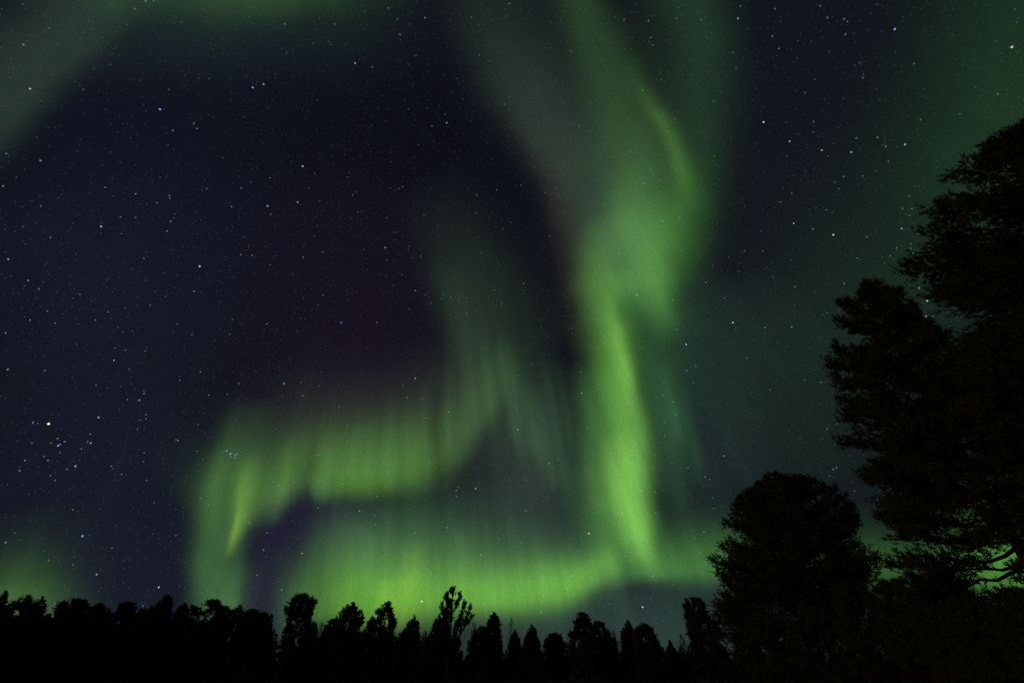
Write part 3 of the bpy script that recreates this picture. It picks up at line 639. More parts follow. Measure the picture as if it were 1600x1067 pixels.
# ------------------------------------------------------------------ stars: points of light on a far sphere
# (azimuth, elevation, magnitude, colour) of the ones that stand out
STARS = [
    (-64.11, 52.98, 2, 'w'), (-63.63, 53.45, 2, 'b'), (-64.22, 51.87, 2.5, 'o'), (-67.46, 43.63, 2, 'w'), (-67.31, 45.88, 3, 'w'), (-64.68, 41.27, 1.5, 'w'),
    (-55.74, 46.65, 1, 'b'), (-48.76, 53.68, 1, 'b'), (-60.29, 37.00, 1.5, 'b'), (-62.33, 36.01, 2, 'b'), (-52.08, 47.47, 2, 'w'), (-51.47, 47.24, 2, 'w'),
    (-53.41, 45.76, 2, 'w'), (-60.11, 53.90, 3, 'w'), (-56.35, 48.59, 3, 'w'), (-53.73, 51.75, 3, 'w'), (-54.69, 51.10, 3, 'w'), (-61.96, 46.97, 3, 'w'),
    (-61.96, 43.89, 3, 'w'), (-54.60, 58.59, 3, 'w'), (-49.96, 60.33, 2, 'w'), (-42.88, 63.42, 2, 'w'), (-38.73, 66.11, 2.7, 'b'), (-34.20, 67.63, 2, 'w'),
    (-31.36, 67.25, 2, 'b'), (-24.93, 68.57, 2, 'o'), (-29.65, 66.16, 2, 'w'), (-28.21, 67.41, 3, 'w'), (-36.32, 61.56, 1.5, 'w'), (-32.92, 62.14, 2, 'w'),
    (-47.77, 54.58, 1.5, 'w'), (-47.36, 58.37, 3, 'w'), (-24.68, 65.09, 3, 'w'), (-14.78, 59.82, 1.5, 'w'), (-17.79, 59.10, 2, 'w'), (-23.42, 59.99, 3, 'w'),
    (-37.53, 49.66, 0.8, 'b'), (-39.67, 56.38, 3, 'w'), (-13.76, 64.35, 3, 'w'), (-8.90, 66.93, 2.5, 'w'), (-1.86, 62.51, 2, 'b'), (-12.18, 70.05, 2.5, 'w'),
    (-24.03, 54.10, 3, 'w'), (-44.50, 60.73, 3, 'w'), (-41.79, 61.66, 3, 'w'), (-0.82, 71.57, 2, 'w'), (30.74, 67.32, 2, 'w'), (35.79, 66.00, 2, 'w'),
    (34.96, 64.57, 2.5, 'w'), (34.74, 63.86, 2.5, 'w'), (41.24, 64.60, 2.5, 'w'), (42.34, 64.49, 3, 'b'), (45.17, 63.01, 2.5, 'w'), (51.67, 61.46, 2.5, 'w'),
    (50.29, 60.80, 1.5, 'w'), (46.84, 58.69, 2, 'b'), (29.72, 60.57, 2, 'w'), (33.79, 60.57, 3, 'w'), (33.54, 56.42, 2.5, 'w'), (31.76, 55.60, 2.5, 'w'),
    (40.63, 55.94, 2.5, 'w'), (45.51, 51.33, 1, 'w'), (37.19, 50.98, 2.5, 'w'), (26.92, 52.71, 2, 'w'), (24.16, 55.22, 3, 'w'), (14.97, 59.53, 2.5, 'w'),
    (4.69, 55.88, 2.5, 'w'), (15.93, 66.72, 2.5, 'w'), (46.06, 57.33, 2.5, 'w'), (55.31, 59.05, 2, 'b'), (52.78, 57.37, 2, 'w'), (52.49, 56.11, 2, 'w'),
    (59.65, 56.35, 2.5, 'b'), (59.31, 55.11, 2, 'w'), (60.49, 53.98, 2, 'w'), (59.45, 52.93, 2, 'w'), (60.54, 53.62, 2.5, 'w'), (63.14, 50.29, 1, 'b'),
    (67.79, 42.91, 1, 'w'), (62.00, 47.01, 2, 'b'), (58.50, 50.21, 2.5, 'b'), (51.86, 51.27, 2, 'b'), (57.70, 48.97, 2.5, 'w'), (58.00, 49.20, 3, 'w'),
    (53.69, 51.70, 3, 'w'), (54.98, 55.44, 3, 'w'), (56.88, 52.80, 3, 'w'), (50.70, 48.55, 2, 'b'), (50.00, 47.68, 2.5, 'w'), (47.10, 48.25, 1.5, 'w'),
    (49.64, 45.77, 1.5, 'w'), (52.07, 44.05, 1.5, 'w'), (53.34, 44.89, 2, 'w'), (55.00, 43.81, 2, 'w'), (55.07, 42.70, 2, 'w'), (56.52, 41.87, 1, 'b'),
    (45.85, 47.17, 2.5, 'b'), (54.39, 41.44, 2.5, 'w'), (58.97, 42.89, 2.5, 'w'), (64.57, 40.76, 2.5, 'w'), (61.59, 41.30, 3, 'w'), (62.19, 38.04, 2.5, 'b'),
    (-60.85, 33.68, 2, 'w'), (-57.93, 33.79, 2, 'b'), (-57.88, 31.60, 2.5, 'b'), (-55.84, 31.83, 2, 'b'), (-53.24, 34.70, 1, 'b'), (-51.46, 34.99, 2.5, 'b'),
    (-52.55, 38.86, 2, 'w'), (-55.05, 37.94, 2.5, 'w'), (-52.42, 36.30, 2.5, 'w'), (-51.27, 36.92, 2.5, 'w'), (-57.12, 28.70, 1.5, 'b'), (-55.08, 27.80, 2, 'w'),
    (-54.09, 27.52, 2.5, 'w'), (-51.32, 28.43, 2, 'b'), (-53.20, 24.84, 2, 'b'), (-51.59, 25.33, 2, 'b'), (-54.00, 23.19, 2, 'w'), (-52.59, 26.05, 2.5, 'w'),
    (-48.62, 27.94, 2.5, 'w'), (-49.13, 26.82, 2.5, 'w'), (-43.45, 35.39, 1, 'w'), (-49.81, 40.31, 2, 'w'), (-49.66, 40.10, 2.5, 'w'), (-50.45, 39.11, 2.5, 'w'),
    (-48.35, 38.97, 2.5, 'b'), (-48.20, 38.61, 2.5, 'b'), (-48.30, 38.18, 2, 'w'), (-48.10, 37.18, 2, 'w'), (-43.49, 42.36, 2, 'w'), (-43.54, 44.53, 2, 'w'),
    (-42.84, 45.54, 2, 'b'), (-40.61, 40.09, 2.5, 'b'), (-40.03, 38.21, 2, 'w'), (-38.78, 38.63, 2, 'w'), (-42.76, 32.82, 2, 'w'), (-45.77, 29.94, 2.5, 'w'),
    (-42.70, 29.17, 2.5, 'w'), (-40.94, 28.62, 2.5, 'w'), (-37.44, 29.91, 2.5, 'w'), (-37.83, 31.47, 2.5, 'w'), (-46.94, 42.74, 2.5, 'w'), (-48.53, 33.81, 2.5, 'w'),
    (-39.63, 44.14, 1, 'b'), (-38.81, 43.49, 2, 'w'), (-36.20, 45.93, 1.5, 'w'), (-40.93, 46.93, 2.5, 'w'), (-28.88, 49.09, 2.5, 'w'), (-21.55, 51.54, 2.5, 'w'),
    (-21.06, 51.85, 2.5, 'w'), (-27.33, 47.54, 2.5, 'w'), (-32.33, 43.21, 2.5, 'w'), (-32.74, 40.54, 2, 'w'), (-24.88, 43.62, 2, 'b'), (-21.66, 44.54, 1.5, 'w'),
    (-17.94, 45.37, 2, 'b'), (-21.05, 43.19, 2, 'b'), (-30.50, 41.84, 2.5, 'w'), (-28.61, 37.18, 2, 'w'), (-25.27, 34.64, 1.3, 'b'), (-20.46, 35.59, 2, 'w'),
    (-34.05, 32.18, 2, 'w'), (-36.33, 38.41, 2.5, 'w'), (-18.22, 41.89, 2.5, 'w'), (-15.71, 40.30, 1.5, 'b'), (-14.01, 39.97, 2, 'w'), (-10.03, 40.15, 2, 'b'),
    (-11.30, 40.35, 2.5, 'b'), (-11.42, 39.78, 2.5, 'w'), (-12.94, 39.06, 2.5, 'w'), (-8.75, 39.85, 2.5, 'w'), (-7.45, 40.26, 2.5, 'w'), (-2.99, 41.42, 2, 'w'),
    (-1.67, 39.69, 2, 'w'), (-7.26, 38.28, 2, 'w'), (-5.56, 45.89, 2.5, 'w'), (-15.68, 44.55, 2.5, 'w'), (-16.39, 49.35, 2.5, 'w'), (-6.95, 52.61, 2.5, 'w'),
    (-6.83, 50.55, 2.5, 'w'), (-3.07, 53.36, 2.5, 'w'), (-1.66, 48.85, 2.5, 'w'), (-0.24, 49.62, 2.5, 'w'), (-20.37, 46.64, 3, 'w'), (-20.89, 46.54, 3, 'w'),
    (1.81, 53.96, 2.5, 'w'), (8.81, 53.29, 2.5, 'w'), (6.60, 52.92, 2.5, 'w'), (17.63, 50.44, 2, 'w'), (25.17, 51.44, 2, 'w'), (26.94, 49.97, 2.5, 'w'),
    (26.45, 46.70, 2, 'w'), (18.36, 44.52, 2, 'b'), (19.82, 39.10, 1.5, 'w'), (24.71, 37.50, 2, 'w'), (29.78, 38.41, 2, 'w'), (31.38, 33.11, 1, 'w'),
    (24.20, 34.01, 2, 'w'), (1.94, 42.24, 2, 'w'), (6.89, 47.82, 2.5, 'w'), (9.25, 36.29, 2.5, 'w'), (28.97, 46.42, 2.5, 'w'), (34.34, 38.33, 2.5, 'w'),
    (38.78, 41.44, 2.5, 'b'), (38.02, 39.46, 2.5, 'w'), (35.91, 40.24, 2.5, 'w'), (31.41, 36.02, 2.5, 'w'), (34.71, 31.53, 2, 'w'), (8.62, 40.50, 2.5, 'b'),
    (8.13, 40.77, 3, 'w'), (8.80, 40.25, 3, 'w'), (8.37, 40.12, 3, 'w'), (42.64, 43.36, 2.5, 'b'), (44.18, 43.62, 2, 'b'), (42.71, 40.75, 1.5, 'w'),
    (44.29, 39.34, 2, 'w'), (45.87, 37.89, 1, 'w'), (49.99, 42.46, 2, 'w'), (48.90, 41.66, 2.5, 'b'), (51.61, 41.55, 2, 'b'), (46.58, 40.44, 2.5, 'w'),
    (48.58, 36.26, 2, 'w'), (51.68, 35.44, 1.5, 'b'), (52.89, 36.15, 2, 'b'), (52.58, 34.32, 2, 'o'), (51.53, 33.80, 2.5, 'o'), (51.30, 33.44, 2.5, 'o'),
    (51.23, 32.91, 2, 'b'), (50.33, 34.06, 2.5, 'w'), (46.72, 34.81, 2, 'b'), (49.43, 33.62, 2.5, 'w'), (48.70, 33.22, 2.5, 'w'), (50.04, 31.31, 2, 'w'),
    (44.37, 33.00, 2, 'w'), (39.64, 34.60, 2, 'w'), (41.46, 30.87, 2, 'b'), (40.96, 30.85, 2.5, 'b'), (37.50, 30.70, 1.5, 'b'), (49.95, 29.82, 1.5, 'b'),
    (49.92, 28.47, 1.1, 'w'), (49.13, 27.23, 1.5, 'b'), (49.61, 27.00, 2, 'b'), (56.57, 37.73, 2, 'b'), (53.91, 37.68, 2.5, 'w'), (52.77, 37.03, 2.5, 'w'),
    (53.44, 36.60, 2.5, 'w'), (48.88, 42.42, 2.5, 'w'), (-47.81, 17.21, 0.2, 'o'), (-48.81, 17.06, 2, 'b'), (-48.80, 16.95, 2, 'b'), (-48.50, 17.05, 2.5, 'b'),
    (-46.69, 16.21, 2, 'w'), (-46.38, 15.67, 1.2, 'b'), (-46.30, 15.80, 1.8, 'b'), (-46.91, 15.75, 2.5, 'w'), (-46.12, 16.09, 2, 'w'), (-45.99, 15.15, 2, 'b'),
    (-48.08, 15.42, 2, 'b'), (-46.46, 14.35, 2, 'w'), (-46.84, 14.59, 2.5, 'w'), (-47.85, 14.00, 2, 'w'), (-47.77, 13.16, 2, 'w'), (-44.50, 14.33, 1.4, 'o'),
    (-44.92, 13.95, 2, 'b'), (-44.34, 16.45, 1.7, 'w'), (-44.60, 16.50, 2, 'b'), (-44.72, 17.18, 2, 'b'), (-44.76, 15.81, 2.5, 'w'), (-44.80, 18.73, 1.5, 'w'),
    (-46.06, 23.95, 1.5, 'b'), (-50.18, 21.30, 2, 'b'), (-52.37, 20.51, 2, 'w'), (-42.51, 21.13, 1.5, 'b'), (-42.42, 21.81, 2, 'w'), (-42.55, 22.10, 2.5, 'b'),
    (-41.52, 18.54, 2, 'b'), (-41.72, 19.37, 2.5, 'b'), (-41.43, 19.97, 2.5, 'w'), (-41.28, 19.62, 2.5, 'w'), (-43.45, 20.90, 2.5, 'w'), (-46.27, 21.36, 2.5, 'w'),
    (-38.61, 25.31, 2, 'w'), (-40.06, 23.96, 2, 'b'), (-36.94, 23.29, 2.5, 'w'), (-34.55, 25.20, 2, 'w'), (-35.24, 23.81, 2, 'b'), (-37.88, 18.31, 2, 'w'),
    (-38.06, 18.33, 2.5, 'w'), (-40.13, 16.59, 2.5, 'w'), (-35.85, 17.66, 2.5, 'w'), (-36.73, 20.22, 2.5, 'w'), (-41.01, 14.35, 2.5, 'w'), (-42.05, 14.89, 2.5, 'w'),
    (-38.94, 14.24, 2.5, 'w'), (-45.29, 12.92, 2.5, 'w'), (-45.74, 13.21, 2.5, 'w'), (-44.12, 25.69, 2.5, 'w'), (-45.66, 25.17, 2.5, 'w'), (-46.49, 25.04, 2.5, 'w'),
    (-44.55, 23.59, 2.5, 'w'), (-33.25, 18.25, 1.4, 'b'), (-32.78, 18.01, 1.2, 'b'), (-32.29, 18.03, 1.4, 'b'), (-32.05, 18.08, 2, 'b'), (-32.24, 17.71, 1.7, 'b'),
    (-32.62, 17.71, 2, 'b'), (-32.23, 18.24, 2.5, 'b'), (-33.56, 18.06, 3, 'b'), (-31.91, 18.44, 3, 'b'), (-33.10, 18.54, 3, 'b'), (-29.86, 26.35, 1.2, 'b'),
    (-27.40, 25.48, 1.7, 'b'), (-28.07, 26.90, 2.5, 'w'), (-25.88, 26.90, 2.5, 'w'), (-22.85, 25.03, 2.5, 'w'), (-20.44, 24.27, 2.5, 'w'), (-29.20, 21.43, 3, 'w'),
    (-23.90, 19.40, 2, 'w'), (-21.90, 20.24, 2.5, 'w'), (-21.39, 18.09, 2.5, 'w'), (-25.08, 18.18, 2.5, 'w'), (-27.17, 15.65, 2, 'w'), (-25.69, 16.11, 2.5, 'w'),
    (-22.99, 16.65, 2.5, 'w'), (-20.46, 16.58, 2.5, 'w'), (-13.78, 29.65, 1, 'b'), (-15.30, 28.70, 2.5, 'w'), (-14.53, 27.22, 2, 'w'), (-12.54, 27.26, 2.5, 'w'),
    (-11.63, 25.00, 2, 'w'), (-8.72, 25.98, 2, 'w'), (-15.47, 22.83, 2.5, 'w'), (-13.85, 21.84, 2.5, 'w'), (-10.56, 19.69, 2.5, 'w'), (-17.00, 19.41, 2.5, 'w'),
    (-16.31, 15.62, 2, 'w'), (-4.56, 17.06, 1.5, 'w'), (-6.93, 16.78, 2, 'w'), (-6.72, 17.15, 2.5, 'w'), (-6.88, 16.13, 2, 'w'), (-2.73, 19.91, 2.5, 'w'),
    (0.78, 24.05, 1.5, 'o'), (0.00, 26.96, 2.5, 'w'), (0.84, 30.77, 2.5, 'w'), (-0.41, 18.07, 2.5, 'w'), (4.71, 19.94, 2, 'w'), (1.62, 18.06, 2.5, 'w'),
    (24.93, 32.06, 1.1, 'w'), (10.04, 30.79, 2, 'w'), (9.84, 28.19, 1.7, 'w'), (10.05, 23.88, 2.5, 'w'), (14.64, 24.27, 2, 'w'), (24.16, 29.06, 1.7, 'b'),
    (25.41, 29.42, 2.5, 'w'), (24.57, 27.60, 2.5, 'w'), (31.57, 28.90, 2, 'b'), (18.79, 32.79, 2.5, 'w'), (20.52, 26.76, 2, 'w'), (21.59, 25.76, 2, 'w'),
    (21.57, 24.33, 2, 'w'), (19.97, 23.58, 2.5, 'w'), (19.65, 22.13, 2.5, 'w'), (13.27, 20.69, 2, 'w'), (15.30, 20.89, 2.5, 'w'), (5.98, 20.50, 2, 'w'),
    (4.80, 20.01, 2, 'w'), (18.12, 20.03, 2.5, 'w'), (19.88, 18.97, 2.5, 'w'), (21.58, 18.28, 2, 'w'), (25.79, 18.98, 1.7, 'w'), (23.22, 17.03, 2, 'w'),
    (23.63, 16.71, 2.5, 'w'), (15.75, 16.22, 2, 'w'), (17.34, 15.96, 2.5, 'w'), (-26.77, 9.31, 2, 'w'), (-23.02, 9.29, 1.7, 'w'), (-26.88, 10.94, 2, 'w'),
    (-28.82, 11.67, 2, 'w'), (-17.96, 13.91, 1.8, 'w'), (-22.50, 13.86, 2.5, 'w'), (-33.97, 13.40, 2.5, 'w'), (-24.10, 5.86, 2, 'w'), (-26.69, 7.03, 2.5, 'w'),
    (-9.81, 5.23, 0.9, 'o'), (-3.62, 9.85, 2, 'w'), (-11.40, 11.99, 2, 'w'), (-7.68, 12.67, 2, 'w'), (1.72, 14.59, 2, 'w'), (-16.17, 13.57, 2.5, 'w'),
    (-16.00, 12.63, 2.5, 'w'), (-9.13, 7.95, 2.5, 'w'), (9.04, 12.01, 1, 'o'), (13.15, 14.02, 1.7, 'w'), (13.97, 4.62, 1, 'o'), (15.51, 7.46, 1.7, 'b'),
    (16.93, 13.79, 2.5, 'w'), (21.72, 11.45, 2, 'w'), (20.58, 10.89, 2.5, 'w'), (20.80, 9.49, 2, 'w'), (6.84, 7.74, 2, 'w'), (6.17, 6.44, 2, 'w'),
    (8.94, 7.45, 2.5, 'w'), (23.29, 13.72, 2.5, 'w'), (3.46, 5.85, 2.5, 'w'), (3.19, 4.28, 2, 'w'), (-41.57, 8.95, 1, 'b'), (-39.37, 6.14, 1.7, 'w'),
    (-34.52, 5.50, 1.4, 'w'), (-35.16, 4.00, 2, 'b'), (-46.06, 7.83, 2, 'w'), (-45.87, 8.58, 2.5, 'b'), (-43.10, 10.87, 2.5, 'w'), (-42.93, 6.87, 2.5, 'w'),
    (-37.57, 12.42, 2.5, 'w'), (-34.78, 9.87, 2.5, 'w'), (-39.16, 8.26, 2.5, 'w'), (37.74, 20.03, 2, 'b'), (36.67, 19.77, 2, 'b'), (39.48, 20.51, 2, 'w'),
    (40.80, 19.95, 1.8, 'o'), (37.97, 24.38, 2, 'w'), (38.22, 12.60, 2, 'b'), (38.21, 12.08, 1.5, 'b'), (36.75, 13.62, 2, 'b'), (35.77, 15.89, 2, 'w'),
    (36.10, 16.01, 2, 'w'),
]


def star_field():
    rng = np.random.default_rng(77)
    rows = []
    tint = {'b': (0.30, 0.56, 1.15), 'w': (0.86, 0.93, 1.0), 'o': (1.0, 0.80, 0.62)}
    for az, el, mag, c in STARS:
        rows.append((az, el, mag, tint[c]))
    cnt = 0
    while cnt < 12000:                                        # the faint ones, evenly over the visible half of the sky
        z = rng.uniform(0.02, 1.0)
        az = rng.uniform(-75, 75) if rng.random() < 0.8 else rng.uniform(-180, 180)
        el = math.degrees(math.asin(z))
        mag = 5.5 + math.log10(max(rng.random(), 1e-4)) * 1.15
        mag = max(mag, 2.9)
        r = rng.random()
        rows.append((az, el, mag, tint['b'] if r < 0.22 else tint['o'] if r > 0.90 else tint['w']))
        cnt += 1
    oct_v = np.array([[1, 0, 0], [-1, 0, 0], [0, 1, 0], [0, -1, 0], [0, 0, 1], [0, 0, -1]], float)
    oct_f = np.array([[0, 2, 4], [2, 1, 4], [1, 3, 4], [3, 0, 4], [2, 0, 5], [1, 2, 5], [3, 1, 5], [0, 3, 5]])
    far = 20000.0
    V, Fc, C = [], [], []
    for i, (az, el, mag, tn) in enumerate(rows):
        a, e = R_(az), R_(el)
        c = np.array([math.sin(a) * math.cos(e), math.cos(a) * math.cos(e), math.sin(e)]) * far
        px = far / 455.0                                     # about one picture element of this lens
        r = px * float(np.interp(mag, (0, 1, 2, 3, 4, 5, 6), (1.0, 0.76, 0.57, 0.46, 0.40, 0.36, 0.33)))
        glow = float(np.interp(mag, (0, 1, 2, 3, 4, 5, 6), (1.4, 0.72, 0.25, 0.14, 0.09, 0.065, 0.05)))
        tn = tuple(t + (1 - t) * k for t, k in zip(tn, rng.uniform(-0.1, 0.25, 3)))
        V.append(oct_v * r + c)
        Fc.append(oct_f + i * 6)
        C.append(np.tile(np.array([tn[0] * glow, tn[1] * glow, tn[2] * glow, 1.0]), (6, 1)))
    me = raw_mesh('stars', np.concatenate(V), np.concatenate(Fc), 3)
    at = me.color_attributes.new('starlight', 'FLOAT_COLOR', 'POINT')
    at.data.foreach_set('color', np.concatenate(C).astype(np.float32).ravel())
    return me


m = bpy.data.materials.new('starlight')
m.use_nodes = True
nt = m.node_tree
nt.nodes.clear()
at = nt.nodes.new('ShaderNodeAttribute')
at.attribute_name = 'starlight'
em = nt.nodes.new('ShaderNodeEmission')
tr = nt.nodes.new('ShaderNodeBsdfTransparent')
ad = nt.nodes.new('ShaderNodeAddShader')
ou = nt.nodes.new('ShaderNodeOutputMaterial')
geo = nt.nodes.new('ShaderNodeNewGeometry')
half = nt.nodes.new('ShaderNodeMath')
half.operation = 'MULTIPLY'
half.inputs[1].default_value = 0.5                            # front and back face each give half
half.inputs[0].default_value = 1.0
nt.links.new(at.outputs['Color'], em.inputs['Color'])
nt.links.new(half.outputs[0], em.inputs['Strength'])
nt.links.new(em.outputs[0], ad.inputs[0])
nt.links.new(tr.outputs[0], ad.inputs[1])
nt.links.new(ad.outputs[0], ou.inputs['Surface'])
m.cycles.emission_sampling = 'NONE'
tag(add('stars', star_field(), m), kind='stuff')

